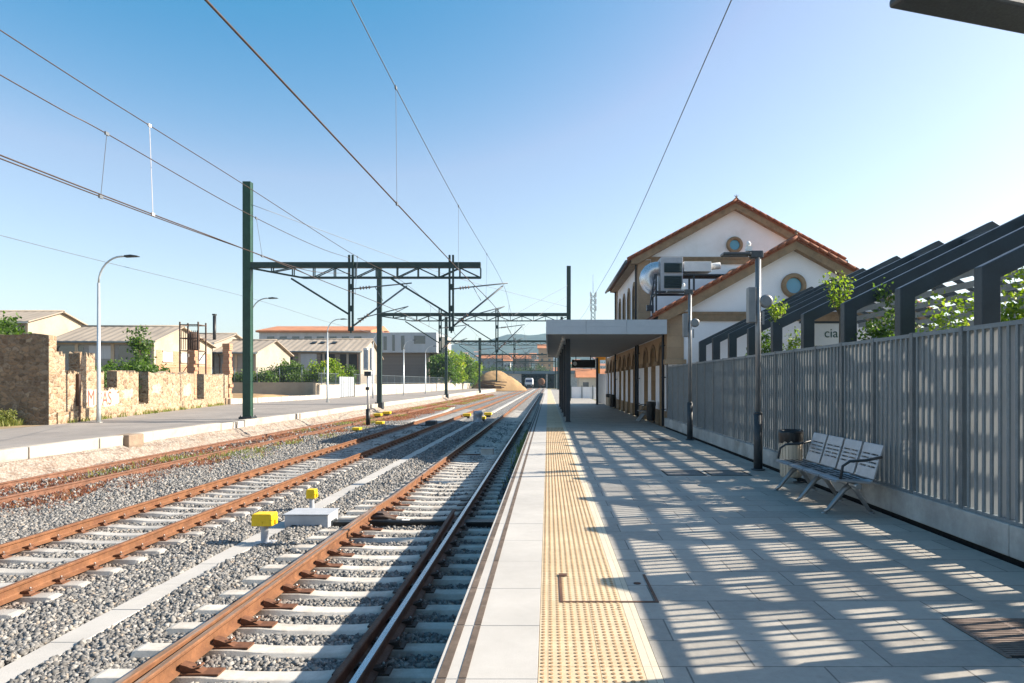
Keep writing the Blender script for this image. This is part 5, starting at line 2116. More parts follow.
mb.prism(pl[::-1], lambda u, v_, q: (wxx(u) + q, u, v_), .002, .13)
mb.build('base_course', M['rubble'], ruin)
mb = MB()
yy = wy(76.5)
mb.box(wxx(yy) + .0, wxx(yy) + .16, yy - .07, yy + .07, -.25, wz(76.5, 374))
mb.build('drain_pipe', M['rusty'], ruin)
d = Vector((-.19, 1, 0)).normalized()
nrm = Vector((d.y, -d.x, 0))


def wall_frame(px, z, off):
    y = wy(px)
    o = Vector((wxx(y), y, z)) + nrm * off
    return Matrix(((d.x, 0, nrm.x, o.x), (d.y, 0, nrm.y, o.y), (0, 1, 0, o.z), (0, 0, 0, 1)))


def blot(name, px0, px1, z0, z1, material, off, rag=.12, n=22):
    y0, y1 = wy(px0), wy(px1)
    cy, cz, ry, rz = (y0 + y1) / 2, (z0 + z1) / 2, (y1 - y0) / 2, (z1 - z0) / 2
    poly = []
    for k in range(n):
        a = 2 * math.pi * k / n
        s = (abs(math.cos(a)) ** .4 * (1 if math.cos(a) > 0 else -1), abs(math.sin(a)) ** .4 * (1 if math.sin(a) > 0 else -1))
        j = 1 + random.uniform(-rag, rag)
        poly.append((cy + ry * s[0] * j, cz + rz * s[1] * j))
    mb = MB()
    mb.add([(wxx(u) + off, u, v_) for u, v_ in poly], [tuple(range(n))])
    return mb.build(name, material, ruin)


blot('graffiti_patch', 86, 99.5, .42, 1.32, M['white_spray'], .012, .2, 40)
blot('graffiti_patch', 100.2, 118, .36, 1.24, M['white_spray'], .012, .2, 40)
blot('graffiti_patch', 122, 132, .75, 1.25, M['teal_spray'], .012, .35)
blot('graffiti_patch', 151, 160, .95, 1.5, M['teal_spray'], .012, .35)
blot('graffiti_patch', 183, 191, .7, 1.5, M['teal_spray'], .012, .35)
text_mesh('M', 1.1, M['red_spray'], 'graffiti', ruin, wall_frame(86.8, .48, .016), .004)
text_mesh('AS', 1.02, M['red_spray'], 'graffiti', ruin, wall_frame(101.8, .45, .016), .004)


# ------------------------------------------------------------------ sheds and buildings on the left
def shed(label, x0, x1, yn, ya, yf, ze_n, za, ze_f, wallm, sidem, roofm, windows=(), doors=(), side_openings=(), skylights=(), name='shed'):
    t = thing(name, label, 'shed', (x1, ya, RD))
    mb = MB()
    prof = [(yn, -.6), (yn, ze_n), (ya, za), (yf, ze_f), (yf, -.6)]
    mb.prism(prof[::-1], lambda u, v_, q: (q, u, v_), x1 - .3, x1, 0)
    mb.box(x0, x1 - .302, yn, yn + .3, -.6, ze_n - .02, 1)
    mb.box(x0, x1 - .302, yf - .3, yf, -.6, ze_f - .02, 0)
    mb.box(x0, x0 + .3, yn + .302, yf - .302, -.6, min(ze_n, ze_f) - .05, 0)
    mb.build('wall', [wallm, sidem], t)
    mb = MB()
    sn, sf = (za - ze_n) / (ya - yn), (za - ze_f) / (yf - ya)
    n = int((x1 - x0 + .8) / .5)
    for (yb_, zb_, s) in ((yn - .5, ze_n - .5 * sn, 1), (yf + .5, ze_f - .5 * sf, 1)):
        v = []
        for k in range(n + 1):
            x = x0 - .3 + (x1 - x0 + .75) * k / n
            dz = .045 * (k % 2)
            v += [(x, ya, za + .12 + dz), (x, yb_, zb_ + .12 + dz), (x, yb_, zb_ + .02), (x, ya, za + .02)]
        f = []
        for k in range(n):
            a, b_ = 4 * k, 4 * k + 4
            f += [(a, b_, b_ + 1, a + 1), (a + 1, b_ + 1, b_ + 2, a + 2), (a + 2, b_ + 2, b_ + 3, a + 3)]
        f += [(0, 1, 2, 3), (4 * n + 3, 4 * n + 2, 4 * n + 1, 4 * n)]
        mb.add(v, f)
    mb.tube([(x0 - .3, ya, za + .15), (x1 + .45, ya, za + .15)], .16, 8)
    rf = mb.build('roof', roofm, t)
    mb = MB()
    mb.tube([(x0 - .2, yn - .62, ze_n - .5 * sn + .0), (x1 + .4, yn - .62, ze_n - .5 * sn - .05)], .1, 8)
    mb.build('gutter', M['galv_post'], t)
    for xx in (x0 + .8, x1 - .5):
        mb = MB()
        mb.tube([(xx, yn - .62, ze_n - .5 * sn - .05), (xx, yn - .12, ze_n - .9), (xx, yn - .12, RD)], .07, 8)
        mb.build('downpipe', M['rusty'], t)
    mb = MB()
    k = x0 + 3.0
    while k < x1 - 1:
        mb.box(k - .18, k + .18, yn - .10, yn - .003, -.4, ze_n - .35)
        k += 4.1
    mb.box(x0, x1 - .31, yn - .07, yn - .0035, ze_n - .345, ze_n - .1)
    tag(mb.build('concrete_ribs', wallm, t))
    for (xa, xb, q0, q1) in skylights:
        mb = MB()
        v = []
        for q in (q0, q1):
            yy, zz = ya + (yn - ya) * q, za + (ze_n - za) * q + .19
            v += [(xa, yy, zz), (xb, yy, zz)]
        v2 = [(a, b_, c + .15) for a, b_, c in v]
        mb.add(v + v2, [(0, 1, 3, 2), (4, 6, 7, 5), (0, 2, 6, 4), (1, 5, 7, 3), (0, 4, 5, 1), (2, 3, 7, 6)])
        mb.build('skylight', M['black'], rf)
    for (a, b_, z0, z1, mm) in windows:
        mb = MB()
        mb.box(x1 + .003, x1 + .05, a, b_, z0, z1)
        w_ = mb.build('window', M[mm], t)
        mb = MB()
        mb.box(x1 + .003, x1 + .09, a - .12, b_ + .12, z1 + .002, z1 + .14)
        mb.box(x1 + .003, x1 + .12, a - .12, b_ + .12, z0 - .14, z0 - .002)
        mb.box(x1 + .052, x1 + .07, (a + b_) / 2 - .04, (a + b_) / 2 + .04, z0, z1)
        mb.build('frame', wallm, w_)
    for (a, b_, z1, mm) in doors:
        mb = MB()
        mb.box(x1 + .003, x1 + .06, a, b_, RD, z1)
        mb.build('door', M[mm], t)
    for (a, b_, z0, z1, mm) in side_openings:
        mb = MB()
        mb.box(a, b_, yn - .04, yn - .003, z0, z1)
        mb.build('window', M[mm], t)
    return t


shed('large cream shed behind the bushes, its broad gable seen at the far left', -100, -60, 79.6, 84.9, 90.2, 8.65, 10.2, 8.65, M['cream'], M['shed_shade_grey'], M['fibre'],
     windows=((81.5, 83, 5.4, 6.4, 'pane'), (86, 87.5, 5.4, 6.4, 'pane')), side_openings=((-96, -62, 6.6, 8.1, 'pane'),))
s2 = shed('low cream shed with red brick panels and windows behind the ruined wall', -56.8, -45, 78.8, 84.5, 92.4, 6.35, 8.3, 6.3, M['cream'], M['shed_shade_grey'], M['fibre'],
          windows=((80.6, 82.6, 4.1, 5.2, 'white_paint'), (84.6, 86.4, 4.1, 5.2, 'clad'), (88.4, 90.4, 4.1, 5.2, 'clad'), (80.6, 82.4, .6, 1.9, 'pane'), (84.6, 86.6, .8, 2.6, 'pane')),
          side_openings=((-56, -53, 4.3, 5.8, 'pane'), (-52.4, -49.6, 4.3, 5.8, 'clad'), (-49, -45.6, 4.3, 5.8, 'pane')))
mb = MB()
for a, b_ in ((79.3, 80.4), (82.9, 84.3), (86.7, 88.1), (90.7, 92.0)):
    mb.box(-44.998, -44.96, a, b_, 2.4, 5.35)
mb.box(-44.998, -44.965, 79.3, 92.0, 2.7, 3.8)
mb.build('brick_panel', M['brick_red'], s2)
shed('plain pale shed behind the water tank scaffold with a black chimney above it', -54, -46, 94.7, 101, 107.3, 7.0, 8.55, 7.0, M['shed_wall'], M['shed_shade_grey'], M['fibre'],
     windows=((97, 99, 3.2, 4.4, 'clad'), (102, 104.5, .8, 2.6, 'clad')))
shed('small shed with a pale rounded gable right of the green mast', -45.7, -40, 94.5, 100.7, 107, 5.75, 7.6, 5.75, M['shed_wall'], M['shed_shade_grey'], M['fibre'],
     windows=((99, 102.5, 1.4, 2.6, 'pane'),))
shed('long grey open sided shed with three dark skylights in its roof', -49.5, -32, 117.8, 124.7, 132.2, 6.95, 9.2, 6.1, M['shed_wall'], M['brick_dark'], M['fibre'],
     doors=((122.5, 125.5, 3.6, 'clad'),),
     side_openings=((-46, -43.6, 3.8, 6.4, 'black'), (-42.5, -39.5, 3.6, 6.5, 'clad'), (-38.8, -36.4, 3.2, 6.4, 'black'), (-35.5, -32.5, 3.8, 6.4, 'black')),
     skylights=((-41.8, -41, .3, .45), (-40.3, -39.5, .3, .45), (-38.2, -37.4, .3, .45)))

t = thing('industrial_building', 'long pale clad building with an orange roof edge behind the sheds', 'building', (-45, 180, RD))
mb = MB()
mb.box(-72, -27.8, 172, 198, 9.0, 14.0)
mb.build('wall', M['clad'], t)
mb = MB()
mb.box(-42.5, -30.0, 173.5, 196, -.6, 8.99)
mb.box(-71, -50, 173, 196, -.6, 8.99)
mb.build('base_wall', M['brick_dark'], t)
mb = MB()
mb.prism([(171.2, 14.01), (171.2, 14.45), (185, 16.6), (198.8, 14.3), (198.8, 14.01)][::-1], lambda u, v_, q: (q, u, v_), -72.6, -44)
mb.build('roof', M['tile_far'], t)
for k, (a, b_, z0, z1) in enumerate([(-70 + 3.1 * k, -68.2 + 3.1 * k, 11.6, 13) for k in range(8)] + [(-41, -40.2, 9.6, 13), (-38.8, -38.2, 9.4, 13.4), (-36.6, -35.8, 9.6, 13.2), (-33.4, -30.6, 11.2, 13.2)]):
    mb = MB()
    mb.box(a, b_, 171.94, 171.998, z0, z1)
    mb.build('window', M['pane'], t)
t = thing('concrete_block', 'narrow pale concrete stair block at the end of the clad building', 'building', (-26.8, 176, RD))
mb = MB()
mb.box(-27.7, -25.9, 176, 184, -.6, 13.2)
mb.build('wall', M['house_a'], t)
for z in (3, 6, 9):
    mb = MB()
    mb.box(-27.2, -26.4, 175.95, 175.998, z, z + 1.2)
    mb.build('window', M['pane'], t)

# water tank scaffold, chimney, brick pillars
t = thing('tank_tower', 'rusty steel scaffold tower holding a water tank beside the brick panelled shed', 'water tank', (-37.3, 72, RD))
x0, x1, y0, y1 = -38.2, -36.3, 71.6, 73.2
mb = MB()
for x in (x0, x1):
    for y in (y0, y1):
        mb.bar((x, y, RD - .1), (x, y, 7.9), .12, .12)
for z in (2.2, 4.9, 6.2, 7.6):
    for y in (y0, y1):
        mb.bar((x0, y, z), (x1, y, z), .09, .09)
    for x in (x0, x1):
        mb.bar((x, y0, z), (x, y1, z), .09, .09)
for y in (y0, y1):
    mb.bar((x0, y, 2.2), (x1, y, 4.9), .06, .06)
    mb.bar((x1, y, -.2), (x0, y, 2.2), .06, .06)
mb.build('scaffold', M['rusty'], t)
mb = MB()
mb.lathe([(.5, 0), (.6, .1), (.6, 1.6), (.3, 1.9)], (-37.2, 72.4, 5.0), 18)
mb.build('tank', M['rusty'], t)
mb = MB()
for k in range(10):
    mb.bar((x0 + .2 * k, y0 - .02, 5.0), (x0 + .2 * k, y0 - .02, 7.0), .05, .05)
mb.build('railing', M['rusty'], t)
t = thing('chimney', 'slim black metal chimney standing above the plain shed roof', 'chimney', (-46.6, 96.4, 7))
mb = MB()
mb.tube([(-46.6, 96.4, 6.0), (-46.6, 96.4, 10.9)], .22, 12)
mb.build('pipe', M['black'], t)
mb = MB()
mb.tube([(-46.6, 96.4, 10.95), (-46.6, 96.4, 11.15)], .3, 12)
mb.build('cap', M['black'], t)
for px, zt_, lab in ((193, 4.6, 'broken red brick pillar in front of the brick panelled shed'), (227.5, 5.0, 'tall broken brick pillar just left of the green mast')):
    p = Q(px, 372, 66)
    mb = MB()
    z = RD - .2
    while z < zt_:
        j = random.uniform(-.07, .07)
        w_ = random.uniform(.27, .36)
        mb.box(p.x - w_ + j, p.x + w_ + j, 66 - w_, 66 + w_, z, z + .32)
        z += .32
    tag(mb.build('brick_pillar', M['brick_red'], None, loc=(p.x, 66, RD)), lab, 'brick pillar')

# ------------------------------------------------------------------ roadside walls and fences
t = thing('boundary_wall', 'cream rendered yard wall with a wire mesh fence on top', 'wall', (-31, 80, RD))
mb = MB()
mb.box(-50, -25.9, 80, 80.3, -.6, 1.62)
mb.box(-26.2, -25.9, 77, 79.998, -.6, 1.5)
mb.build('wall', M['cream'], t)
for k in range(9):
    x = -26 - 2.6 * k
    mb = MB()
    mb.tube([(x, 80.15, 1.62), (x, 80.15, 3.35)], .05, 8)
    mb.build('post', M['galv_post'], t)
mb = MB()
for z in (1.75, 2.5, 3.3):
    mb.bar((-49, 80.15, z), (-26, 80.15, z), .03, .03)
for k in range(120):
    x = -48.9 + k * .19
    mb.bar((x, 80.15, 1.7), (x, 80.15, 3.3), .012, .012)
mb.build('mesh', M['galv_post'], t)
a, b_ = Vector((-25.7, 77.2, 0)), Vector((-22.8, 201, 0))
t = thing('boundary_wall', 'long low white wall with a metal railing along the far side of the road', 'wall', (a.x, a.y, RD))
dd = (b_ - a).normalized()


def seg(p, q, w_, z0, z1, mb):
    mb.bar((p.x, p.y, (z0 + z1) / 2), (q.x, q.y, (z0 + z1) / 2), w_, z1 - z0)


mb = MB()
seg(a, a + dd * 7, .3, -.6, 1.35, mb)
seg(a + dd * 13, b_, .3, -.6, 1.30, mb)
mb.build('wall', M['kerb'], t)
for k in range(26):
    s = 1 + k * 4.8
    if 6 < s < 13.5: continue
    p = a + dd * s
    mb = MB()
    mb.box(p.x - .05, p.x + .05, p.y - .05, p.y + .05, 1.3, 2.75)
    mb.build('post', M['galv_post'], t)
mb = MB()
for s0, s1 in ((0, 7), (13, 121)):
    for z in (1.5, 2.65):
        p, q = a + dd * s0, a + dd * s1
        mb.bar((p.x, p.y, z), (q.x, q.y, z), .05, .05)
    k = s0
    while k < s1:
        p = a + dd * k
        mb.bar((p.x, p.y, 1.5), (p.x, p.y, 2.65), .025, .025)
        k += .32
mb.build('railing', M['galv_post'], t)
t = thing('gate', 'grey sheet metal gate in the white roadside wall', 'gate', (a.x, a.y + 10, RD))
mb = MB()
p, q = a + dd * 7.1, a + dd * 12.9
seg(p, q, .08, RD + .05, 2.3, mb)
mb.build('leaf', M['clad'], t)
mb = MB()
for s in np.linspace(0, 1, 9):
    r_ = p + (q - p) * float(s)
    mb.box(r_.x + .03, r_.x + .08, r_.y - .05, r_.y + .05, RD + .05, 2.35)
mb.build('frame', M['galv_post'], t)
mb = MB()
mb.box(-15.32, -14.72, 24.25, 25.15, -1.1, -.22)
tag(mb.build('concrete_block', M['block_brown'], bevel=.03), 'weathered brown concrete block filling the break in the white kerb', 'block')
# far kerb of the road
mb = MB()
for i in range(14):
    p = Vector((-27.3 + i * .12, 59 + i * 1.3, 0))
    q = Vector((-27.3 + (i + .97) * .12, 59 + (i + .97) * 1.3, 0))
    seg(p, q, .35, -.5, .22 + random.uniform(-.02, .02), mb)
tag(mb.build('kerb_wall', M['kerb']), 'low white edge wall between road and sandy bank by the cream yard wall', 'wall')
mb = MB()
v, f = [], []
nxx, nyy = 20, 14
for j in range(nyy + 1):
    for i in range(nxx + 1):
        x = -45 + 17.3 * i / nxx
        y = 61 + 18.8 * j / nyy
        z = -.3 + .75 * math.sin(math.pi * min(1, max(0, (x + 45) / 17.3)) * .5 + .6) * math.exp(-((y - 72) / 7) ** 2) + random.uniform(-.06, .06)
        v.append((x, y, z if i < nxx else -.3))
f = [(j * (nxx + 1) + i, j * (nxx + 1) + i + 1, (j + 1) * (nxx + 1) + i + 1, (j + 1) * (nxx + 1) + i) for j in range(nyy) for i in range(nxx)]
mb.add(v, f, 0, True)
tag(mb.build('sand_bank', M['sand']), kind='structure')

# ------------------------------------------------------------------ trees and bushes
bush('bush', 'leafy green bush rising over the dark end of the ruined wall', 'bush', (-28.6, 35.6, RD), 2.4, 2.2, 5.2, 11, 'leaf', .22, 240, 26)
bush('bush', 'dark bush growing in the broken gap of the ruined wall', 'bush', (-27.0, 41, RD), 2.0, 2.4, 2.8, 12, 'leaf', .2, 200, 26)
bush('bush', 'wide green bush behind the ruined wall below the slender tree', 'bush', (-37.4, 61, RD), 5.4, 3.0, 3.5, 13, 'leaf', .3, 300, 26)
tree('slender_tree', 'slender young tree standing behind the ruined wall, before the low shed', 'tree', (-37.6, 63.5, RD), 7.3, 1.05, 14, 'leaf', .28, 90, 20, 1.6)
bush('bush', 'round green bush behind the mesh fence, left of two', 'bush', (-31.5, 86, RD), 3.0, 2.5, 5.3, 15, 'leaf', .3, 200, 26)
bush('bush', 'yellowish green bush behind the mesh fence near the third street lamp', 'bush', (-28.4, 87, RD), 2.8, 2.5, 4.7, 16, 'leaf_lime', .3, 200, 26)
bush('bush', 'low hedge bush overhanging the cream yard wall', 'bush', (-35.6, 82.5, RD), 3.5, 1.6, 3.4, 17, 'leaf', .3, 160, 26)
bush('bush', 'small green bush before the long grey shed, right of the lamp', 'bush', (-33, 113, RD), 2.2, 2, 4.2, 18, 'leaf', .35, 120, 26)
for k, (px, Y, hh, r, lf, lab) in enumerate(((441, 160, 8.6, 3.4, 'leaf', 'roadside tree nearest the pale stair block'), (452, 172, 9.6, 4.0, 'leaf_lime', 'bright green roadside tree in the middle of the row'),
                                             (462, 186, 9.6, 3.8, 'leaf', 'darker roadside tree just left of the catenary masts'), (472, 204, 8.6, 3.6, 'leaf_lime', 'last small roadside tree before the red roofed houses'))):
    tree('roadside_tree', lab, 'tree', ((px - CX) * Y / F, Y, -.3), hh, r, 30 + k, lf, .55, 130, 26, 2.2, 'trees along the far roadside')
for k in range(9):
    x = -28 + k * .0
p = Q(124, 424, 0)
for k, (x, y, lab) in enumerate(((-23.6, 29.9, 'green weed clump at the foot of the dark wall end, close to the corner'), (-25.6, 29.8, 'straggly weed clump at the foot of the dark wall end'), )):
    bush('weed_clump', lab, 'weed', (x, y, RD), .55, .4, .75, 50 + k, 'green_weed', .09, 50, 22)

# weeds, dry grass
def blades(name, label, n, fx, hmin, hmax, material, seed, width=.012, zb=BT):
    g = np.random.default_rng(seed)
    c = fx(g, n)
    n = len(c)
    h = g.uniform(hmin, hmax, n)
    a = g.uniform(0, 6.28, n)
    ln = g.uniform(.1, .9, n) * h
    w_ = width * g.uniform(.6, 1.5, n)
    base = np.stack([c[:, 0], c[:, 1], np.full(n, zb)], -1)
    side = np.stack([np.cos(a + 1.57) * w_, np.sin(a + 1.57) * w_, np.zeros(n)], -1)
    mid = base + np.stack([np.cos(a) * ln * .35, np.sin(a) * ln * .35, h * .6], -1)
    tip = base + np.stack([np.cos(a) * ln, np.sin(a) * ln, h], -1)
    v = np.stack([base - side, base + side, mid + side * .8, mid - side * .8, tip + side * .15, tip - side * .15], 1).reshape(-1, 3)
    i = np.arange(n)[:, None] * 6
    q = np.concatenate([i + np.array([[0, 1, 2, 3]]), i + np.array([[3, 2, 4, 5]])], 0)
    return tag(np_mesh(name, v, q, material), label, 'weeds', kind='stuff')


def patch(x0, x1, y0, y1, npatch, sx, sy):
    def fx(g, n):
        cc = np.stack([g.uniform(x0, x1, npatch), g.uniform(0, 1, npatch) ** 1.3 * (y1 - y0) + y0], -1)
        k = g.integers(0, npatch, n)
        p = cc[k] + g.normal(size=(n, 2)) * np.array([sx, sy])
        return p[(p[:, 0] < KX + 3.2 * 2) & (p[:, 0] > KX + .02)] if x1 < -9 else p
    return fx


blades('dry_weeds', 'reddish dry weeds growing over the disused track', 110000, patch(-14.3, -10.4, 10, 140, 420, .34, .9), .02, .10, M['dry_weed'], 3, .016)
blades('green_weeds', 'yellow green weeds scattered along the disused track', 7000, patch(-14.2, -10.2, 20, 140, 60, .3, .7), .04, .2, M['green_weed'], 4, .016)
blades('platform_weeds', 'pale dry weeds sprouting beside the rail at the platform foot', 300, lambda g, n: np.stack([-1.02 + .12 * g.normal(size=n), 28 + 4 * g.normal(size=n)], -1), .05, .32, M['green_weed'], 5, .016)
blades('wall_weeds', 'dry grass at the foot of the ruined wall', 600, lambda g, n: (lambda y: np.stack([-16.3 - .19 * y + .14 + abs(g.normal(size=n)) * .12, y], -1))(g.choice(g.uniform(32, 60, 40), n) + g.normal(size=n) * .25), .05, .3, M['green_weed'], 6, .02, RD)
blades('verge_weeds', 'grass growing before the dark end of the ruined wall', 5000, lambda g, n: np.stack([-30 + 7 * g.uniform(size=n), 29.9 + .25 * g.normal(size=n)], -1), .06, .35, M['green_weed'], 7, .02, RD)
blades('kerb_weeds', 'dry grass sprouting along the foot of the white kerb', 1800, lambda g, n: np.stack([KX + .05 + abs(g.normal(size=n)) * .1, g.choice(g.uniform(10, 110, 40), n) + g.normal(size=n) * .4], -1), .05, .35, M['green_weed'], 8, .016)

# ------------------------------------------------------------------ end of the line: sand heap, train, bridge, town
mb = MB()
v = []
na, nr = 60, 20
hr = random.Random(3)
lump = [(hr.uniform(-7, 7), hr.uniform(-5, 5), hr.uniform(1.2, 3), hr.uniform(-.5, .9)) for _ in range(40)]
for j in range(nr + 1):
    for i in range(na):
        a = 2 * math.pi * i / na
        r_ = j / nr
        dx, dy = 8.0 * r_ * math.cos(a) * (1 + .16 * math.sin(3 * a + 1)), 6.5 * r_ * math.sin(a) * (1 + .15 * math.sin(2 * a))
        z = 5.2 * max(0, 1 - r_ ** 2.4) ** .8 * (1 - .035 * dx) + sum(h * math.exp(-((dx - p) ** 2 + (dy - q) ** 2) / (w * w)) for p, q, w, h in lump) * (1 - r_) * 1.3
        v.append((-15.4 + dx, 205 + dy, -.9 + z + (hr.uniform(-.16, .16) if j < nr else 0)))
f = [(j * na + i, j * na + (i + 1) % na, (j + 1) * na + (i + 1) % na, (j + 1) * na + i) for j in range(nr) for i in range(na)]
mb.add(v, f, 0, True)
tag(mb.build('sand_heap', M['sand']), 'big heap of yellow sand beside the far tracks', 'sand heap')
mb = MB()
for k in range(14):
    mb.bar((-20.5 + random.uniform(-1.2, 1.2), 196 + random.uniform(-1, 1), -.1 + .17 * k), (-13.5 + random.uniform(-2, 2), 195 + random.uniform(-1, 1), -.1 + .17 * k * random.uniform(.3, 1)), .3, .22)
tag(mb.build('timber_pile', M['sleeper_wood']), 'untidy pile of old dark sleepers in front of the sand heap', 'timber pile')

t = thing('train', 'white and dark blue locomotive parked on the middle track far away', 'train', (-7.3, 262, RT))
mb = MB()
mb.prism([(-1.45, 1.1), (1.45, 1.1), (1.45, 3.3), (1.15, 3.95), (-1.15, 3.95), (-1.45, 3.3)], lambda u, v_, q: (-7.3 + u, q, RT + v_), 262, 278)
mb.build('body', M['train_white'], t, bevel=.1)
mb = MB()
mb.box(-8.55, -6.05, 261.9, 261.99, RT + 2.35, RT + 3.3)
mb.build('windscreen', M['train_blue'], t)
mb = MB()
mb.box(-8.75, -5.85, 261.7, 277, RT + .35, RT + 1.5)
mb.build('bumper', M['black'], t)
for s in (-.95, .95):
    mb = MB()
    mb.lathe([(.16, 0), (.16, -.06)], (-7.3 + s, 261.69, RT + 1.25), 10, axis='y')
    mb.build('headlight', M['white_paint'], t)
    mb = MB()
    for yy in (263.5, 266, 273, 275.5):
        mb.lathe([(.5, -.06), (.5, .06)], (-7.3 + s * .87, yy, RT + .5), 16, axis='x')
    mb.build('wheel', M['rusty'], t)
t = thing('tank_wagon', 'rust brown round ended wagon under the road bridge', 'wagon', (-2.8, 288, RT))
mb = MB()
mb.lathe([(.3, -.25), (1.1, -.1), (1.5, .15), (1.5, 12)], (-2.8, 288, RT + 2.55), 20, axis='y')
mb.build('tank', M['rust'], t)
mb = MB()
mb.box(-4.1, -1.5, 287.6, 300, RT + .75, RT + 1.05)
mb.build('chassis', M['rusty'], t)
mb = MB()
for s in (-.87, .87):
    for yy in (289.5, 291.5, 297):
        mb.lathe([(.46, -.06), (.46, .06)], (-2.8 + s, yy, RT + .46), 14, axis='x')
mb.build('wheel', M['rusty'], t)

t = thing('road_bridge', 'blue grey road bridge crossing the tracks beyond the train', 'bridge', (-4, 312, -1))
mb = MB()
mb.box(-34, 26, 308, 352, 5.3, 6.6)  # deck carried deep to darken the space under the bridge
mb.build('girder', M['bridge'], t)
mb = MB()
for xa, xb in ((-34, -12), (3.2, 26)):
    mb = MB()
    mb.box(xa, xb, 309, 352, -1.5, 5.29)
    mb.build('abutment', M['concrete'], t)
mb = MB()
mb.box(-.9, -.2, 309, 351, -1.5, 5.29)
mb.build('pier', M['concrete'], t)
mb = MB()
mb.box(-11.9, 3.1, 351, 351.9, -1.5, 5.29)
mb.build('shade_backing', M['brick_dark'], t)  # wall added behind the span so that it stays dark beneath
mb = MB()
for k in range(41):
    mb.box(-34 + 1.5 * k, -33.93 + 1.5 * k, 308, 308.08, 6.602, 7.7)
mb.box(-34, 26, 308, 308.08, 7.702, 7.8)
mb.box(-34, 26, 308.01, 308.07, 7.1, 7.18)
mb.build('railing', M['galv_post'], t)

# radio mast
t = thing('radio_mast', 'lattice radio mast rising above the canopy', 'radio mast', (9.8, 150, 0))
mb = MB()
xm, ym = 9.8, 150
for sx in (-.5, .5):
    for sy in (-.5, .5):
        mb.bar((xm + sx, ym + sy, -1.3), (xm + sx * .8, ym + sy * .8, 21), .10, .10)
k = 0
z = 0
while z < 20.5:
    for sy in (-.45, .45):
        mb.bar((xm - .45, ym + sy, z), (xm + .45, ym + sy, z + .9), .06, .06)
        mb.bar((xm + .45, ym + sy, z), (xm - .45, ym + sy, z + .9), .06, .06)
    z += .9
mb.tube([(xm, ym, 21), (xm, ym, 25)], .05, 6)
mb.build('lattice', M['galv_post'], t)
mb = MB()
for z in (17, 18.5, 20):
    for s in (-.6, .6):
        mb.box(xm + s - .12, xm + s + .12, ym - .6, ym - .45, z, z + 1.2)
mb.build('antenna', M['white_paint'], t)

# red roofed houses and the town
def house(label, x, y, z, w_, d_, h_, wm, rot, group, roof=True, parts=False):
    mb = MB()
    if not parts:
        mb.box(x - w_ / 2, x + w_ / 2, y - d_ / 2, y + d_ / 2, z - 4, z + h_, 0)
        mb.prism([(-d_ / 2 - .4, 0), (d_ / 2 + .4, 0), (0, d_ * .22)], lambda u, v_, q: (q, y + u, z + h_ + .01 + v_), x - w_ / 2 - .4, x + w_ / 2 + .4, 1)
        nf = max(1, int(h_ / 3))
        nw = max(2, int(w_ / 2.6))
        for i in range(nf):
            for j in range(nw):
                xx = x - w_ / 2 + w_ * (j + .5) / nw
                mb.box(xx - .5, xx + .5, y - d_ / 2 - .05, y - d_ / 2 - .003, z + 1 + 3 * i, z + 2.3 + 3 * i, 2)
        return tag(mb.build('house', [wm, M['tile_far'], M['pane']], None, loc=(x, y, z)), label, 'house', group)
    t = thing('house', label, 'house', (x, y, z), group)
    mb.box(x - w_ / 2, x + w_ / 2, y - d_ / 2, y + d_ / 2, z - 2, z + h_)
    mb.build('wall', wm, t)
    mb = MB()
    mb.prism([(-d_ / 2 - .6, 0), (d_ / 2 + .6, 0), (0, d_ * .24)], lambda u, v_, q: (q, y + u, z + h_ + .01 + v_), x - w_ / 2 - .6, x + w_ / 2 + .6)
    mb.build('roof', M['tile_far'], t)
    nf, nw = max(1, int(h_ / 3)), max(2, int(w_ / 3))
    for i in range(nf):
        for j in range(nw):
            xx = x - w_ / 2 + w_ * (j + .5) / nw
            mb = MB()
            mb.box(xx - .6, xx + .6, y - d_ / 2 - .06, y - d_ / 2 - .003, z + 1 + 3 * i, z + 2.4 + 3 * i)
            mb.build('window', M['pane'], t)
    return t


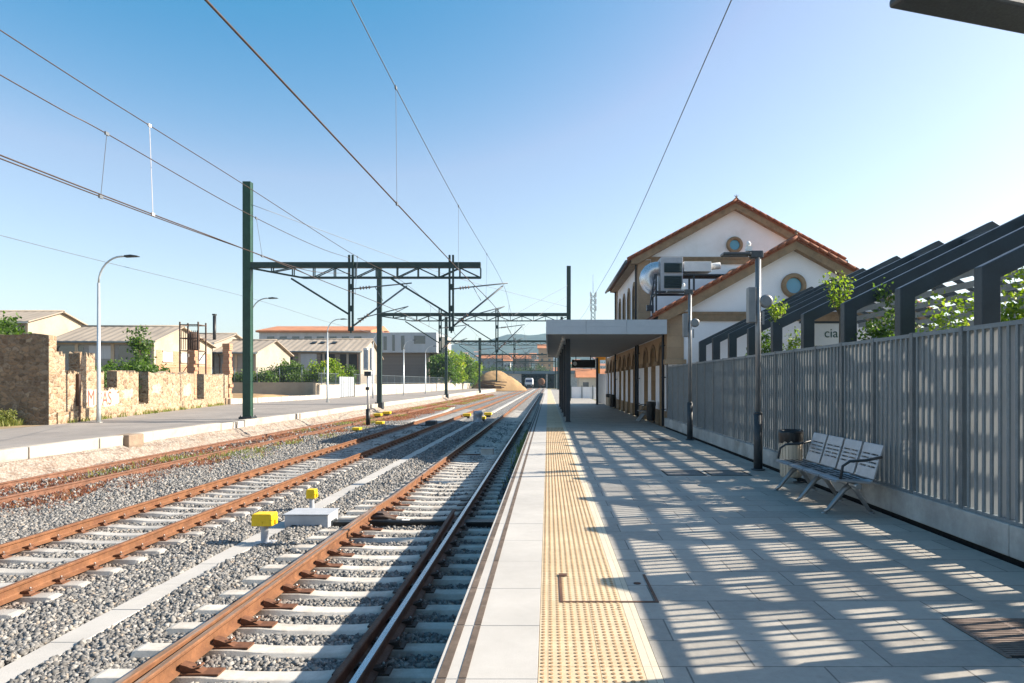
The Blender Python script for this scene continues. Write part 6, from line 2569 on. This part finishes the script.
GH = 'houses of the town beyond the bridge'
house('long house with a salmon red roof behind the sand heap, left of the masts', -28, 365, 7, 15, 9, 7.0, M['shed_shade_grey'], 0, GH, parts=True)
house('shorter house with a salmon red roof behind the sand heap, right of the masts', -14.2, 372, 7, 9, 8, 7.2, M['brick_dark'], 0, GH, parts=True)
house('pale tower like house between the two red roofed houses', -20.3, 345, 2, 3.2, 5, 10.0, M['house_b'], 0, GH, parts=True)
house('orange brick house at the left edge of the canopy, behind the bridge', -1.2, 380, 6, 8, 10, 14, M['house_c'], 0, GH, parts=True)
house('low ochre station shed beyond the platform end', 11, 150, -.8, 9, 8, 3.4, M['house_a'], 0, GH, parts=True)
rr = random.Random(21)
for k in range(95):
    y = rr.uniform(480, 1500)
    px = rr.uniform(436, 612)
    x = (px - CX) * y / F
    z = max(-1.25, hill_z(x, y))
    w_, d_, h_ = rr.uniform(7, 15), rr.uniform(7, 11), rr.uniform(5, 11)
    wm = rr.choice(('house_a', 'house_b', 'house_b', 'house_c', 'house_a'))
    house({'house_a': 'small cream house among the roofs of the distant hillside town', 'house_b': 'small white house among the roofs of the distant hillside town',
           'house_c': 'small ochre house among the roofs of the distant hillside town'}[wm], x, y, z, w_, d_, h_, M[wm], 0, 'small houses of the hillside town')
for k, (px, Y, hh, r) in enumerate(((484, 330, 9, 4.5), (491, 326, 8, 4), (497, 335, 9.5, 4.5), (512, 332, 8.5, 5), (519, 336, 7.5, 4), (526, 345, 9, 5), (533, 350, 8, 4.5), (541, 342, 8.5, 4), (476, 322, 8, 5))):
    tree('town_tree', 'dark round tree in the row just behind the sand heap and the bridge', 'tree', ((px - CX) * Y / F, Y, 0), hh, r, 90 + k, 'leaf_dark', .8, 70, 20, 2, 'trees behind the sand heap')
for k in range(10):
    y = rr.uniform(335, 700)
    px = rr.uniform(480, 600)
    x = (px - CX) * y / F
    tree('town_tree', 'dark round tree among the houses of the distant town', 'tree', (x, y, max(-1.25, hill_z(x, y))), rr.uniform(7, 12), rr.uniform(3, 5), 70 + k, 'leaf_dark', .9, 60, 20, 2, 'trees among the town houses')
# ------------------------------------------------------------------ air
mb = MB()
mb.box(-3400, 3400, -300, 3900, -3.2, 150)
vm = bpy.data.materials.new('haze_air')
vm.use_nodes = True
nt = vm.node_tree
nt.nodes.remove(nt.nodes['Principled BSDF'])
pv = nt.nodes.new('ShaderNodeVolumePrincipled')
pv.inputs['Color'].default_value = (0.5, 0.78, 1.0, 1)
pv.inputs['Density'].default_value = 0.00017
pv.inputs['Anisotropy'].default_value = 0.3
nt.links.new(pv.outputs[0], nt.nodes['Material Output'].inputs['Volume'])
tag(mb.build('haze', vm), 'thin pale blue haze over the far hill', 'haze', kind='stuff')

for o in list(bpy.data.objects):
    if o.type == 'MESH':
        o.data.name = o.name
